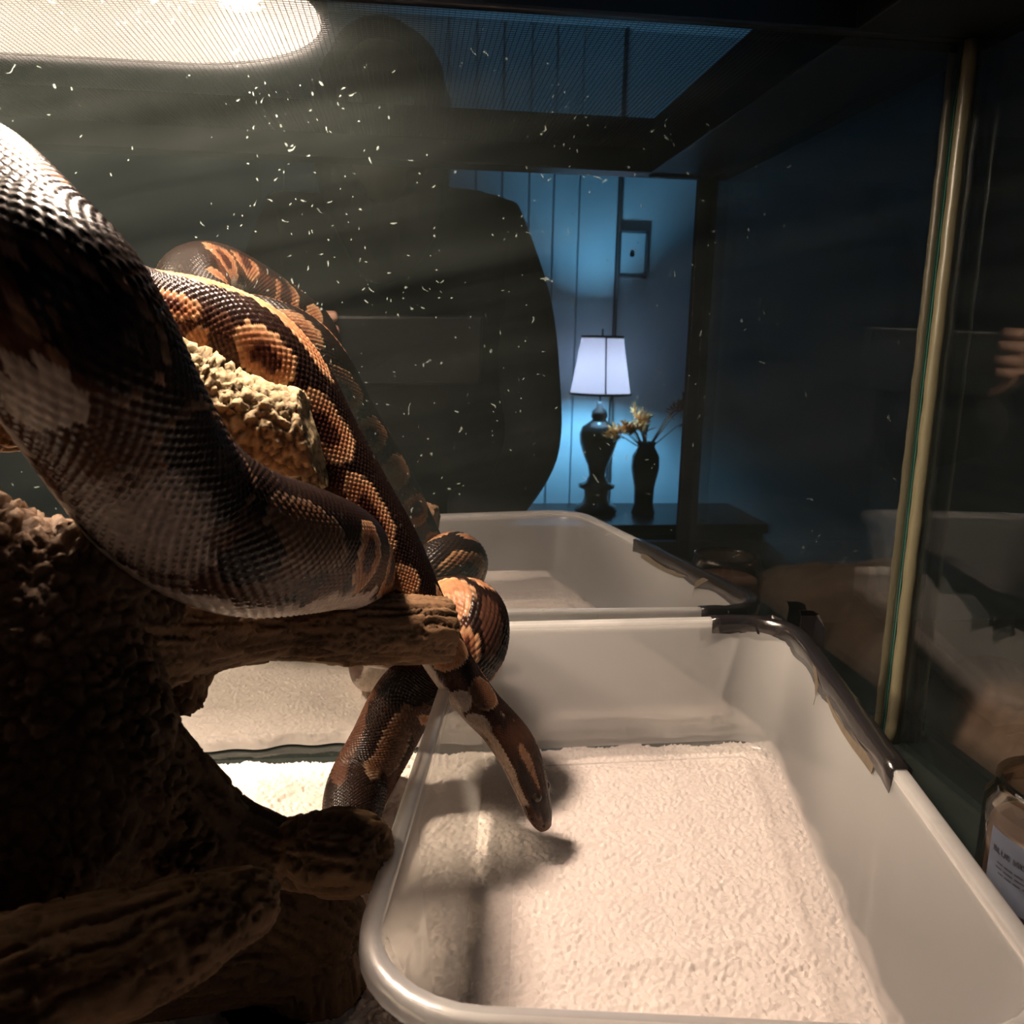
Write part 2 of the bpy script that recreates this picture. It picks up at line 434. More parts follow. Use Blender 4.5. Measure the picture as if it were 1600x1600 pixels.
# ------------------------------------------------------------------ terrarium
def terrarium():
    XL = -.62
    t = thing('glass_terrarium', (0, .25, -.020), 'large glass snake terrarium with black frame and screen top', 'terrarium')
    g = .005
    p = put('back_pane', [(XL, GLASS_Y, .0), (SIDE_X + .0, GLASS_Y, .0), (SIDE_X, GLASS_Y, .41), (XL, GLASS_Y, .41)], [(0, 1, 2, 3)], M_pane_back, t)
    q = MB().box(XL, SIDE_X + .006, GLASS_Y + .0006, GLASS_Y + .006, 0, .41)
    put('pane_thickness', q.v, q.f, M_pane_thin, p)
    q = MB().box(SIDE_X + .0065, SIDE_X + .0100, GLASS_Y + .0004, GLASS_Y + .0062, 0, .41)
    put('pane_edge', q.v, q.f, M_edge, p)
    p = put('side_pane', [(SIDE_X, FRONT_Y, 0), (SIDE_X, GLASS_Y - .0002, 0), (SIDE_X, GLASS_Y - .0002, .41), (SIDE_X, FRONT_Y, .41)], [(0, 3, 2, 1)], M_pane_side, t)
    q = MB().box(SIDE_X + .0006, SIDE_X + .006, FRONT_Y, GLASS_Y - .0003, 0, .41)
    put('pane_thickness', q.v, q.f, M_pane_thin, p)
    q = MB().box(SIDE_X - .0035, SIDE_X - .0005, GLASS_Y - .0016, GLASS_Y - .0003, 0, .385)
    put('pane_edge', q.v, q.f, M_edge, p)
    put('side_pane', [(XL, FRONT_Y, 0), (XL, GLASS_Y, 0), (XL, GLASS_Y, .41), (XL, FRONT_Y, .41)], [(0, 1, 2, 3)], M_pane_side, t)
    # silicone bead up the back corner
    b = MB(); n = 40
    pts = [(SIDE_X - .0012, GLASS_Y - .0062 + .0002 * math.sin(k * 1.7), .384 * k / n) for k in range(n + 1)]
    b.tube(pts, [.0040 + .0002 * math.sin(k * 2.3 + 1) for k in range(n + 1)], 10)
    b.build('silicone_bead', M_seal, t, True)
    # bottom
    MB().box(XL, SIDE_X + .006, FRONT_Y, GLASS_Y + .006, -.006, 0).build('floor_pane', glass_mat('floor_glass', .12, (.5, .56, .55), film=.05), t)
    f = MB()
    f.box(XL - .01, SIDE_X + .012, GLASS_Y + .0066, GLASS_Y + .014, -.020, .012, .001)
    f.box(SIDE_X + .0105, SIDE_X + .018, FRONT_Y - .012, GLASS_Y + .014, -.020, .012, .001)
    f.box(XL - .018, XL - .0005, FRONT_Y - .012, GLASS_Y + .014, -.020, .012, .001)
    f.box(XL - .01, SIDE_X + .012, FRONT_Y - .012, FRONT_Y - .0005, -.020, .030, .001)
    f.box(XL - .01, SIDE_X + .012, FRONT_Y - .012, GLASS_Y + .014, -.020, -.008)
    f.build('bottom_frame', M_black, t)
    # top frame
    for nm, bx in (('top_rail', (XL - .018, SIDE_X + .018, GLASS_Y - .004, GLASS_Y + .018, TOP_Z, .432)),
                   ('top_rail', (.222, SIDE_X + .018, FRONT_Y - .004, GLASS_Y - .0042, TOP_Z, .432)),
                   ('top_rail', (XL - .018, XL + .05, FRONT_Y - .004, GLASS_Y - .0042, TOP_Z, .432)),
                   ('top_rail', (XL - .018, SIDE_X + .018, FRONT_Y - .012, FRONT_Y + .018, TOP_Z, .432))):
        MB().box(*bx, .0015).build(nm, M_black, t)
    MB().box(SIDE_X - .011, SIDE_X + .008, FRONT_Y - .010, FRONT_Y - .0002, .0, TOP_Z, .001).build('corner_post', M_black, t)
    MB().box(XL - .008, XL + .011, FRONT_Y - .010, FRONT_Y - .0002, .0, TOP_Z, .001).build('corner_post', M_black, t)
    # wire screen
    s = MB(); y0, y1, x0, x1, z = FRONT_Y + .016, GLASS_Y - .003, XL + .045, .224, .405
    hw = .00017
    def bar(a, b, da, db):
        v = [a - da - db, a + da - db, a + da + db, a - da + db, b - da - db, b + da - db, b + da + db, b - da + db]
        s.add(v, [(0, 1, 5, 4), (1, 2, 6, 5), (2, 3, 7, 6), (3, 0, 4, 7)])
    x = x0
    while x < x1:
        bar(Vector((x, y0, z)), Vector((x, y1, z)), Vector((hw, 0, 0)), Vector((0, 0, hw))); x += .0033
    y = y0
    while y < y1:
        bar(Vector((x0, y, z + .0005)), Vector((x1, y, z + .0005)), Vector((0, hw, 0)), Vector((0, 0, hw))); y += .0033
    o = s.build('wire_screen', M_wire, t); o['kind'] = 'stuff'
terrarium()

def hood():
    # long capsule-shaped reflector hood standing on the screen
    t = thing('lamp_hood', (-.16, .345, .407), 'long basking lamp hood with glowing bulb resting on the screen top', 'lamp')
    ca, cb, R = (-.158, .352), (-.50, .350), .108
    n = 28
    def ring(r, z):
        o = []
        for k in range(n):
            a = -math.pi / 2 + math.pi * k / (n - 1); o.append((ca[0] + r * math.cos(a), ca[1] + r * .9 * math.sin(a), z))
        for k in range(n):
            a = math.pi / 2 + math.pi * k / (n - 1); o.append((cb[0] + r * math.cos(a), cb[1] + r * .9 * math.sin(a), z))
        return o
    def shell(prof, nm, mat):
        v, f = [], []; k = 2 * n
        for r, z in prof: v += ring(r, z)
        for i in range(len(prof) - 1):
            for j in range(k): f.append((i * k + j, i * k + (j + 1) % k, (i + 1) * k + (j + 1) % k, (i + 1) * k + j))
        f.append(tuple((len(prof) - 1) * k + j for j in range(k)))
        return put(nm, v, f, mat, t, True)
    shell([(R, .4075), (R - .002, .425), (R - .014, .455), (R - .035, .480), (R - .06, .492)], 'reflector', M_hood_in)
    shell([(R + .001, .407), (R + .004, .407), (R + .003, .428), (R - .010, .459), (R - .032, .486), (R - .06, .497)], 'hood_shell', M_hood_out)
    for B in BULBS:
        b = MB().lathe([(.001, -.024), (.014, -.021), (.022, -.011), (.024, 0), (.021, .010), (.014, .018), (.012, .022), (.001, .022)], B, 16).build('bulb', M_bulb if B[0] > -.2 else M_bulb_strong, t, True)
        MB().lathe([(.001, .0225), (.016, .0225), (.017, .044), (.001, .044)], B, 16).build('socket', M_hood_out, b, True)
hood()

# ------------------------------------------------------------------ snake
#SNAKE_BEGIN
SN = [
    [0.0588,0.3365,0.0196,0.0034,0.0028,0.0024,0.687,-0.425,0.589],
    [0.0574,0.337,0.0228,0.0055,0.0043,0.0038,0.687,-0.425,0.589],
    [0.0554,0.338,0.0281,0.0068,0.0057,0.0051,0.687,-0.425,0.589],
    [0.0531,0.339,0.0347,0.0076,0.007,0.0059,0.687,-0.425,0.589],
    [0.0504,0.341,0.0429,0.009,0.008,0.0068,0.687,-0.425,0.589],
    [0.0472,0.3425,0.0513,0.0103,0.0084,0.0076,0.704,-0.399,0.587],
    [0.043,0.344,0.0583,0.0102,0.0085,0.0078,0.729,-0.363,0.58],
    [0.0376,0.347,0.0643,0.0092,0.0086,0.0078,0.757,-0.317,0.572],
    [0.0304,0.35,0.0715,0.0088,0.0089,0.0086,0.782,-0.271,0.562],
    [0.0177,0.356,0.0882,0.0096,0.0098,0.0098,0.813,-0.196,0.548],
    [0.004,0.362,0.113,0.0115,0.0115,0.0115,0.824,-0.201,0.529],
    [-0.009,0.368,0.1377,0.0138,0.0138,0.0138,0.827,-0.2,0.525],
    [-0.025,0.372,0.1612,0.0165,0.0165,0.0165,0.819,-0.195,0.539],
    [-0.0403,0.375,0.1846,0.0188,0.0188,0.0188,0.825,-0.176,0.537],
    [-0.0538,0.376,0.2079,0.0206,0.0206,0.0206,0.769,-0.121,0.627],
    [-0.0669,0.374,0.2219,0.0213,0.0213,0.0213,0.573,-0.059,0.817],
    [-0.0858,0.37,0.2296,0.0215,0.0215,0.0215,0.28,0.005,0.96],
    [-0.1088,0.36,0.2332,0.0215,0.0215,0.0215,0.089,0.086,0.992],
    [-0.1274,0.342,0.2457,0.0215,0.0215,0.0215,-0.192,0.215,0.957],
    [-0.1354,0.318,0.2617,0.0215,0.0215,0.0215,-0.401,0.227,0.888],
    [-0.1295,0.285,0.2671,0.0215,0.0215,0.0215,-0.341,0.224,0.913],
    [-0.1132,0.25,0.2592,0.0215,0.0215,0.0215,-0.096,0.207,0.974],
    [-0.0929,0.22,0.245,0.0215,0.0215,0.0215,0.348,0.039,0.937],
    [-0.0777,0.206,0.2312,0.0215,0.0215,0.0215,0.688,-0.042,0.724],
    [-0.0699,0.225,0.2018,0.0215,0.0215,0.0215,0.736,-0.058,0.674],
    [-0.0633,0.238,0.1837,0.0218,0.0218,0.0218,0.643,-0.028,0.766],
    [-0.0513,0.252,0.1705,0.0218,0.0218,0.0218,0.491,0.011,0.871],
    [-0.0363,0.285,0.1588,0.0208,0.0208,0.0208,0.331,-0.06,0.942],
    [-0.0275,0.325,0.1454,0.0195,0.0195,0.0195,0.285,-0.055,0.957],
    [-0.0254,0.368,0.1175,0.0195,0.0195,0.0195,0.515,0.207,0.832],
    [-0.019,0.395,0.0949,0.0192,0.0192,0.0192,0.336,0.392,0.856],
    [-0.0027,0.41,0.0862,0.0188,0.0188,0.0188,0.106,0.183,0.977],
    [0.0157,0.41,0.0935,0.0184,0.0184,0.0184,0.069,-0.134,0.989],
    [0.0278,0.395,0.0973,0.018,0.018,0.018,0.524,-0.214,0.824],
    [0.0278,0.384,0.0866,0.017,0.017,0.017,0.805,-0.507,0.307],
    [0.0164,0.384,0.0725,0.016,0.016,0.016,0.524,-0.849,0.063],
    [-0.0003,0.388,0.0615,0.0155,0.0155,0.0155,0.03,-0.956,0.291],
    [-0.0141,0.3865,0.0362,0.015,0.015,0.015,-0.116,-0.916,0.383],
    [-0.0227,0.378,0.0235,0.0145,0.0145,0.0145,-0.192,-0.646,0.738],
    [-0.0255,0.36,0.022,0.0135,0.013,0.013,-0.146,-0.203,0.968],
    [-0.0262,0.336,0.0195,0.011,0.0105,0.0105,-0.009,0.098,0.995],
    [-0.0285,0.315,0.021,0.008,0.0075,0.0075,-0.009,0.098,0.995],
    [-0.0345,0.3,0.0259,0.0045,0.0045,0.0045,-0.009,0.098,0.995],
    [-0.0406,0.292,0.0304,0.0012,0.0012,0.0012,-0.009,0.098,0.995]]
NROW = 44          # scale columns round the body
PITCH0 = 0.0031
def spline(P, k=40):
    P = np.asarray(P, float)
    Q = np.vstack([2 * P[0] - P[1], P, 2 * P[-1] - P[-2]])
    t = np.zeros(len(Q))
    for i in range(1, len(Q)):
        t[i] = t[i - 1] + max(1e-5, np.linalg.norm(Q[i, :3] - Q[i - 1, :3])) ** .5
    out = []
    for i in range(1, len(Q) - 2):
        t0, t1, t2, t3 = t[i - 1:i + 3]
        for x in np.linspace(t1, t2, k, endpoint=False):
            a1 = (t1 - x) / (t1 - t0) * Q[i - 1] + (x - t0) / (t1 - t0) * Q[i]
            a2 = (t2 - x) / (t2 - t1) * Q[i] + (x - t1) / (t2 - t1) * Q[i + 1]
            a3 = (t3 - x) / (t3 - t2) * Q[i + 1] + (x - t2) / (t3 - t2) * Q[i + 2]
            b1 = (t2 - x) / (t2 - t0) * a1 + (x - t0) / (t2 - t0) * a2
            b2 = (t3 - x) / (t3 - t1) * a2 + (x - t1) / (t3 - t1) * a3
            out.append((t2 - x) / (t2 - t1) * b1 + (x - t1) / (t2 - t1) * b2)
    out.append(Q[-2])
    return np.array(out)
def snake_frames(SU=6, SV=5):
    A = spline(SN)
    # gentle smoothing of the centre line
    for _ in range(60):
        A[1:-1, :3] = A[1:-1, :3] * .5 + (A[:-2, :3] + A[2:, :3]) * .25
    d = np.linalg.norm(np.diff(A[:, :3], axis=0), axis=1)
    s = np.concatenate([[0], np.cumsum(d)])
    rr = np.interp(s, s, A[:, 3])
    pit = PITCH0 * (np.clip(rr, .0045, .05) / .0215) ** .75
    u = np.concatenate([[0], np.cumsum(np.diff(s) / ((pit[1:] + pit[:-1]) / 2))])
    nu = int(u[-1] * SU)
    uu = np.linspace(0, u[-1], nu)
    ss = np.interp(uu, u, s)
    B = np.stack([np.interp(ss, s, A[:, k]) for k in range(A.shape[1])], 1)
    T = np.gradient(B[:, :3], ss, axis=0); T /= np.linalg.norm(T, axis=1)[:, None]
    D = B[:, 6:9]
    for _ in range(20):
        D[1:-1] = D[1:-1] * .5 + (D[:-2] + D[2:]) * .25
    D = D - T * np.sum(D * T, 1)[:, None]; D /= np.linalg.norm(D, axis=1)[:, None]
    Lt = np.cross(T, D)
    nv = NROW * SV
    vv = np.arange(nv) / SV
    th = 2 * np.pi * vv / NROW
    return dict(u=uu, s=ss, B=B, T=T, D=D, L=Lt, v=vv, th=th, umap=(u, s))
def snake_surface(F):
    th = F['th'][None, :]; B = F['B']
    rl, rd, rv = B[:, 3:4], B[:, 4:5], B[:, 5:6]
    c, s = np.cos(th), np.sin(th)
    sq = np.abs(c) ** 2.2 + np.abs(s) ** 2.2
    k = sq ** (-1 / 2.2)
    vert = np.where(c > 0, rd, rv) * c * k
    lat = rl * s * k
    off = vert[..., None] * F['D'][:, None, :] + lat[..., None] * F['L'][:, None, :]
    return F['B'][:, None, :3] + off, off
#SNAKE_END
BLOT = [
    (0.279, -1.142, 0.0119, 0.0056, -3.08, 'ring'),
    (0.2655, -1.642, 0.0069, 0.0056, 2.92, 'tan'),
    (0.2531, -1.642, 0.014, 0.0076, -2.07, 'brown'),
    (0.2377, -1.214, 0.0143, 0.0098, 3.04, 'ring'),
    (0.2002, -0.928, 0.0179, 0.0098, 3.07, 'ring'),
    (0.1598, -1.071, 0.019, 0.0071, -3.05, 'ring'),
    (0.1269, -1.214, 0.0076, 0.0057, 2.84, 'tan'),
    (0.0901, -0.928, 0.0083, 0.0105, -2.97, 'tan'),
    (0.0658, -0.571, 0.0075, 0.0065, 3.02, 'dim'),
    (0.0695, -1.714, 0.0052, 0.0043, 2.96, 'pale'),
    (0.0563, -1.856, 0.006, 0.0051, 2.98, 'pale'),
    (0.4952, 1.928, 0.0052, 0.0086, -0.15, 'pale'),
    (0.4921, 1.0, 0.0083, 0.0121, 0.09, 'outline'),
    (0.5304, 0.785, 0.0229, 0.0144, -0.03, 'outline'),
    (0.5335, 1.785, 0.0213, 0.0164, -0.04, 'fade'),
    (0.5784, 1.0, 0.0201, 0.0107, 0.31, 'dim'),
    (0.5606, 1.428, 0.0074, 0.0093, 0.11, 'dark'),
    (0.7991, 0.785, 0.0101, 0.0068, 0.54, 'tan'),
    (0.8009, -0.071, 0.0052, 0.0025, -1.48, 'tan'),
    (0.8072, 1.142, 0.0045, 0.0063, -0.44, 'tan'),
    (0.8196, 0.928, 0.0073, 0.0041, -1.14, 'ring'),
    (0.8126, 0.286, 0.0067, 0.0067, -0.38, 'brown'),
    (0.8857, -0.5, 0.0338, 0.0072, -0.13, 'dim'),
    (0.861, -0.857, 0.0201, 0.0064, -0.49, 'brown'),
    (0.8967, 0.714, 0.0283, 0.0055, -0.22, 'brown'),
    (0.268, -0.15, 0.016, 0.006, 0.0, 'tan'),
    (0.235, -0.12, 0.018, 0.006, 0.0, 'tan'),
    (0.11, -0.1, 0.008, 0.003, 0.0, 'tan'),
    (0.0746, 1.34, 0.0097, 0.0092, 0.0, 'ring'),
    (0.0982, 1.357, 0.0101, 0.0089, -0.12, 'ring'),
    (0.1263, 1.359, 0.0102, 0.0105, -0.03, 'ring'),
    (0.153, 1.216, 0.0089, 0.013, 0.06, 'tan'),
    (0.1804, 1.249, 0.0104, 0.012, -0.3, 'ring'),
    (0.2097, 1.449, 0.0147, 0.0151, 0.12, 'ring'),
    (0.246, 1.207, 0.0138, 0.0132, -0.24, 'ring'),
    (0.2869, 1.412, 0.0112, 0.0138, 0.25, 'tan'),
    (0.3225, 1.305, 0.014, 0.0138, 0.1, 'ring'),
    (0.3176, -1.283, 0.0159, 0.0162, -0.23, 'ring'),
    (0.3546, 1.316, 0.0136, 0.0158, -0.19, 'ring'),
    (0.3624, -1.392, 0.0133, 0.0146, -0.06, 'ring'),
    (0.3765, 0.146, 0.0107, 0.0047, 0.0, 'tan'),
    (0.3999, 1.348, 0.0161, 0.013, -0.19, 'ring'),
    (0.3924, -1.237, 0.0134, 0.0129, 0.07, 'ring'),
    (0.4141, -0.17, 0.0107, 0.0047, 0.0, 'tan'),
    (0.4314, 1.359, 0.0113, 0.0145, 0.07, 'ring'),
    (0.4374, -1.321, 0.014, 0.0166, -0.19, 'ring'),
    (0.4517, -0.109, 0.0107, 0.0047, 0.0, 'tan'),
    (0.4722, -1.381, 0.012, 0.0156, 0.03, 'tan'),
    (0.5098, -1.305, 0.0117, 0.0131, 0.28, 'ring'),
    (0.5457, -1.305, 0.0157, 0.015, 0.01, 'ring'),
    (0.5841, -1.363, 0.0142, 0.0132, -0.17, 'ring'),
    (0.6184, 1.303, 0.0122, 0.0128, -0.13, 'ring'),
    (0.6186, -1.235, 0.0131, 0.014, 0.14, 'ring'),
    (0.6621, 1.319, 0.0123, 0.0135, -0.28, 'ring'),
    (0.6586, -1.383, 0.0121, 0.0163, -0.25, 'ring'),
    (0.6976, 1.384, 0.0134, 0.0149, 0.25, 'ring'),
    (0.6911, -1.318, 0.0106, 0.0152, 0.27, 'ring'),
    (0.7294, 1.356, 0.0116, 0.0136, 0.07, 'ring'),
    (0.7255, -1.229, 0.011, 0.013, -0.1, 'tan'),
    (0.7468, 0.135, 0.0095, 0.0042, 0.0, 'tan'),
    (0.7587, -1.388, 0.0097, 0.0132, -0.01, 'ring'),
    (0.7911, -1.395, 0.0119, 0.0124, 0.24, 'ring'),
    (0.8267, -1.251, 0.0096, 0.0134, 0.1, 'tan'),
    (0.8532, -1.301, 0.0096, 0.012, 0.18, 'ring'),
    (0.9573, -0.146, 0.0075, 0.0033, 0.0, 'tan'),
    (0.9834, 0.135, 0.0072, 0.0032, 0.0, 'tan')]
HEAD_S = 0.047

def snake():
    SU, SV = 6, 5
    F = snake_frames(SU, SV)
    P, off = snake_surface(F)
    nu, nv = P.shape[:2]
    U = np.repeat(F['u'][:, None], nv, 1); V = np.repeat(F['v'][None, :], nu, 0)
    ia, ib = np.floor(U + V), np.floor(U - V)
    fa, fb = (U + V) - ia, (U - V) - ib
    ca, cb = ia + .5, ib + .5
    uc, vc = (ca + cb) / 2, np.mod((ca - cb) / 2, NROW)
    thv = 2 * np.pi * V / NROW; thv = np.where(thv > np.pi, thv - 2 * np.pi, thv)
    thc = 2 * np.pi * vc / NROW; thc = np.where(thc > np.pi, thc - 2 * np.pi, thc)
    vent = np.abs(thv) > .80 * np.pi
    S = np.repeat(F['s'][:, None], nv, 1)
    sc = np.interp(uc, F['umap'][0], F['umap'][1])
    sc = np.where(vent, np.interp(np.floor(U * .8) / .8 + .6, F['umap'][0], F['umap'][1]), sc)
    thc = np.where(vent, thv, thc)
    R = np.repeat(F['B'][:, 3:4], nv, 1)
    # relief: every scale a low dome with its rear edge raised; belly plates across
    a, b = 2 * fa - 1, 2 * fb - 1
    mm = np.maximum(np.abs(a), np.abs(b)) * .5 + .5 * (np.abs(a) ** 4 + np.abs(b) ** 4) ** .25
    dome = 1 - np.clip(mm, 0, 1) ** 3.2
    h = dome * (1 + .25 * (a + b))
    fv = U * .8 - np.floor(U * .8)
    hv = .55 * np.minimum(1, (1 - fv) * 9) * (.4 + .6 * fv)
    h = np.where(vent, hv, h)
    amp = .00070 * (R / .0215) ** .9
    head = np.clip((HEAD_S - S) / .015, 0, 1)
    amp = amp * (1 - .45 * head)
    P = P + off / np.maximum(1e-6, np.linalg.norm(off, axis=2))[..., None] * (h * amp)[..., None]
    # ---------------- colour, one tone per scale
    shp = S.shape
    def n2(k, sx, sy, seed):
        p = np.stack([sc.ravel() * sx, (thc * R).ravel() * sy, np.full(S.size, seed * 3.7)], 1)
        return fbm(p, 3, seed).reshape(shp)
    wob = n2(0, 160, 160, 1)
    at = np.abs(thc)
    def mix(c, col, f):
        return c * (1 - f[..., None]) + np.array(col) * f[..., None]
    def ss(x, a, b):
        t = np.clip((x - a) / (b - a), 0, 1); return t * t * (3 - 2 * t)
    col = np.zeros(shp + (3,)) + np.array((.011, .0055, .0042))
    flank = ss(at + wob * .5, .85, 1.35)
    col = mix(col, (.062, .023, .012), flank * ss(n2(1, 60, 60, 5) + .12, -.1, .12))
    dots = {}
    for q in BLOT:
        s0, t0, ls, lt, ang, kind = q
        x = sc - s0; y = thc - t0
        y = np.where(y > np.pi, y - 2 * np.pi, np.where(y < -np.pi, y + 2 * np.pi, y)) * R
        ca_, sa_ = math.cos(ang), math.sin(ang)
        X, Y = x * ca_ + y * sa_, -x * sa_ + y * ca_
        e = np.sqrt((X / ls) ** 2 + (Y / lt) ** 2) + wob * .55
        ins = ss(-e, -1.03, -.97)
        if kind == 'ring':      # tan blotch, paler border, dark heart
            c = mix(np.zeros(shp + (3,)) + np.array((.29, .125, .060)), (.42, .235, .125), ss(e, .72, .92))
            c = mix(c, (.045, .014, .009), ss(-e, -.52, -.42))
            col = col * (1 - ins[..., None]) + c * ins[..., None]
        elif kind == 'dark':
            col = mix(col, (.014, .0065, .005), ins)
        elif kind == 'brown':
            col = mix(col, (.055, .024, .015), ins)
        elif kind == 'tan':
            c = mix(np.zeros(shp + (3,)) + np.array((.34, .155, .075)), (.44, .255, .14), ss(e, .7, .95))
            col = col * (1 - ins[..., None]) + c * ins[..., None]
        elif kind == 'dim':     # dull brown patch with a thin paler outline
            c = mix(np.zeros(shp + (3,)) + np.array((.085, .040, .022)), (.15, .092, .060), ss(e, .84, .95))
            col = col * (1 - ins[..., None]) + c * ins[..., None]
        elif kind == 'outline': # dark heart with a thin brown rim
            c = mix(np.zeros(shp + (3,)) + np.array((.012, .006, .005)), (.16, .085, .05), ss(e, .86, .95))
            col = col * (1 - ins[..., None]) + c * ins[..., None]
        elif kind == 'pale':
            c = mix(np.zeros(shp + (3,)) + np.array((.33, .26, .22)), (.36, .29, .24), ss(e, .6, .9))
            col = col * (1 - ins[..., None]) + c * ins[..., None]
        elif kind == 'fade':    # pale belly side thinning out through speckles into brown
            spot = np.clip(1 - np.maximum(np.abs(a), np.abs(b)) / .62, 0, 1) * ss(e, .25, .7)
            f = np.clip(1.25 - e, 0, 1); f = ss(f + n2(2, 420, 420, 9) * .9, .15, .55)
            col = mix(col, (.34, .27, .23), f * (1 - .8 * ss(spot, .1, .5)))
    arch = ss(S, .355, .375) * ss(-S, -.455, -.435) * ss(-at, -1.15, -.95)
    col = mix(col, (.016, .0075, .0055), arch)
    # pale belly with a ragged upper edge
    bt = 2.02 + .42 * ss(S, .40, .43) * ss(-S, -.56, -.53)
    bel = ss(at + wob * .9 + n2(3, 30, 1, 4) * .9 - bt, 0, .2)
    keep = ss(S, .008, .02)
    col = mix(col, (.52, .42, .35), bel * keep)
    # head: brown cap, pale jaw and cheek
    hd = ss(-S, -.050, -.040)
    col = mix(col, (.050, .022, .013), hd * .9 * ss(-at, -1.7, -1.5))
    col = mix(col, (.10, .058, .040), ss(-S, -.012, -.007) * .8)
    cheek = ss(at + wob * .3, 1.42, 1.52) * ss(-at - wob * .3, -2.02, -1.92) * ss(S, .013, .017) * ss(-S, -.062, -.052)
    col = mix(col, (.58, .43, .31), cheek)
    jaw = ss(at, 2.05, 2.12) * ss(-S, -.06, -.05)
    col = mix(col, (.42, .28, .21), jaw)
    stripe = np.sqrt(((S - .029) / .0115) ** 2 + ((at - .62 - (S - .03) * 9) / (.12 + np.clip(S - .024, 0, .02) * 11)) ** 2) + wob * .6
    col = mix(col, (.27, .145, .085), ss(-stripe, -1.0, -.85))
    eyeband = np.sqrt(((S - .022) / .016) ** 2 + ((at - 1.06) / .24) ** 2)
    col = mix(col, (.018, .009, .007), ss(-eyeband, -1.0, -.8))
    top_ = ss(-at, -.95, -.75) * ss(S, .002, .005) * ss(-S, -.020, -.014)
    col = mix(col, (.020, .010, .008), top_)
    col = col * (1 + n2(6, 700, 700, 33) * 1.3 * ss(-S, -.05, -.03))[..., None]
    mouth = ss(-np.abs(thv - np.sign(thv) * (2.03 - .0 * S)), -.055, -.02) * ss(-S, -.036, -.030)
    col = mix(col, (.03, .012, .010), mouth)
    P = P - off / np.maximum(1e-6, np.linalg.norm(off, axis=2))[..., None] * (mouth * .0005)[..., None]
    for q in range(4):          # heat pits along the upper lip
        pit = np.sqrt(((S - .0045 - .0032 * q) / .0009) ** 2 + ((at - 1.72) / .10) ** 2)
        f = ss(-pit, -1.2, -.6); col = mix(col, (.015, .006, .005), f)
    nos = np.sqrt(((S - .0030) / .0009) ** 2 + ((at - .95) / .16) ** 2)
    col = mix(col, (.006, .003, .003), ss(-nos, -1.1, -.7))
    # slight tone difference from scale to scale
    rv_ = _h(np.floor(uc * 2).astype(np.int64).ravel(), np.floor(vc * 2).astype(np.int64).ravel(), np.zeros(S.size, np.int64), 3).reshape(shp)
    col = col * (.86 + .28 * rv_)[..., None]
    idx = np.arange(nu * nv).reshape(nu, nv)
    q = np.stack([idx[:-1], np.roll(idx[:-1], -1, 1), np.roll(idx[1:], -1, 1), idx[1:]], -1).reshape(-1, 4)
    verts = P.reshape(-1, 3)
    t = thing('ball_python', tuple(verts[len(verts) // 2].round(3)), 'brown and tan ball python draped over driftwood, head lowered into the plastic tub', 'snake')
    # close both ends
    nose = len(verts); verts = np.vstack([verts, P[0].mean(0) - F['T'][0] * .0010, P[-1].mean(0) + F['T'][-1] * .0012])
    ends = [(idx[0, (k + 1) % nv], idx[0, k], nose) for k in range(nv)] + [(idx[-1, k], idx[-1, (k + 1) % nv], nose + 1) for k in range(nv)]
    o = put('body', verts, q, M_snake, t)
    e0 = np.array([(a_, b_, c_, c_) for a_, b_, c_ in ends])
    bm = bmesh.new(); bm.from_mesh(o.data); bm.verts.ensure_lookup_table()
    for a_, b_, c_ in ends: bm.faces.new((bm.verts[a_], bm.verts[b_], bm.verts[c_]))
    bm.to_mesh(o.data); bm.free()
    me = o.data
    me.polygons.foreach_set('use_smooth', [True] * len(me.polygons))
    at_ = me.attributes.new('col', 'FLOAT_COLOR', 'POINT')
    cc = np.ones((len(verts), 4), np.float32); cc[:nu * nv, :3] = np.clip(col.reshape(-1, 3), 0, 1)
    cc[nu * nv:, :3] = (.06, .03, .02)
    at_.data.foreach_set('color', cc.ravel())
    # eyes
    i = int(np.argmin(np.abs(F['s'] - .0168)))
    for sg in (1, -1):
        tt = .82 * sg; j = int(round((tt % (2 * np.pi)) / (2 * np.pi) * nv)) % nv
        c = P[i, j] - off[i, j] / np.linalg.norm(off[i, j]) * .0013
        bm = bmesh.new(); bmesh.ops.create_uvsphere(bm, u_segments=20, v_segments=12, radius=.0026)
        bm.verts.index_update()
        e = put('eye', [tuple(np.array(v.co) + c) for v in bm.verts], [[v.index for v in f.verts] for f in bm.faces], M_eye, t, True); bm.free()
snake()

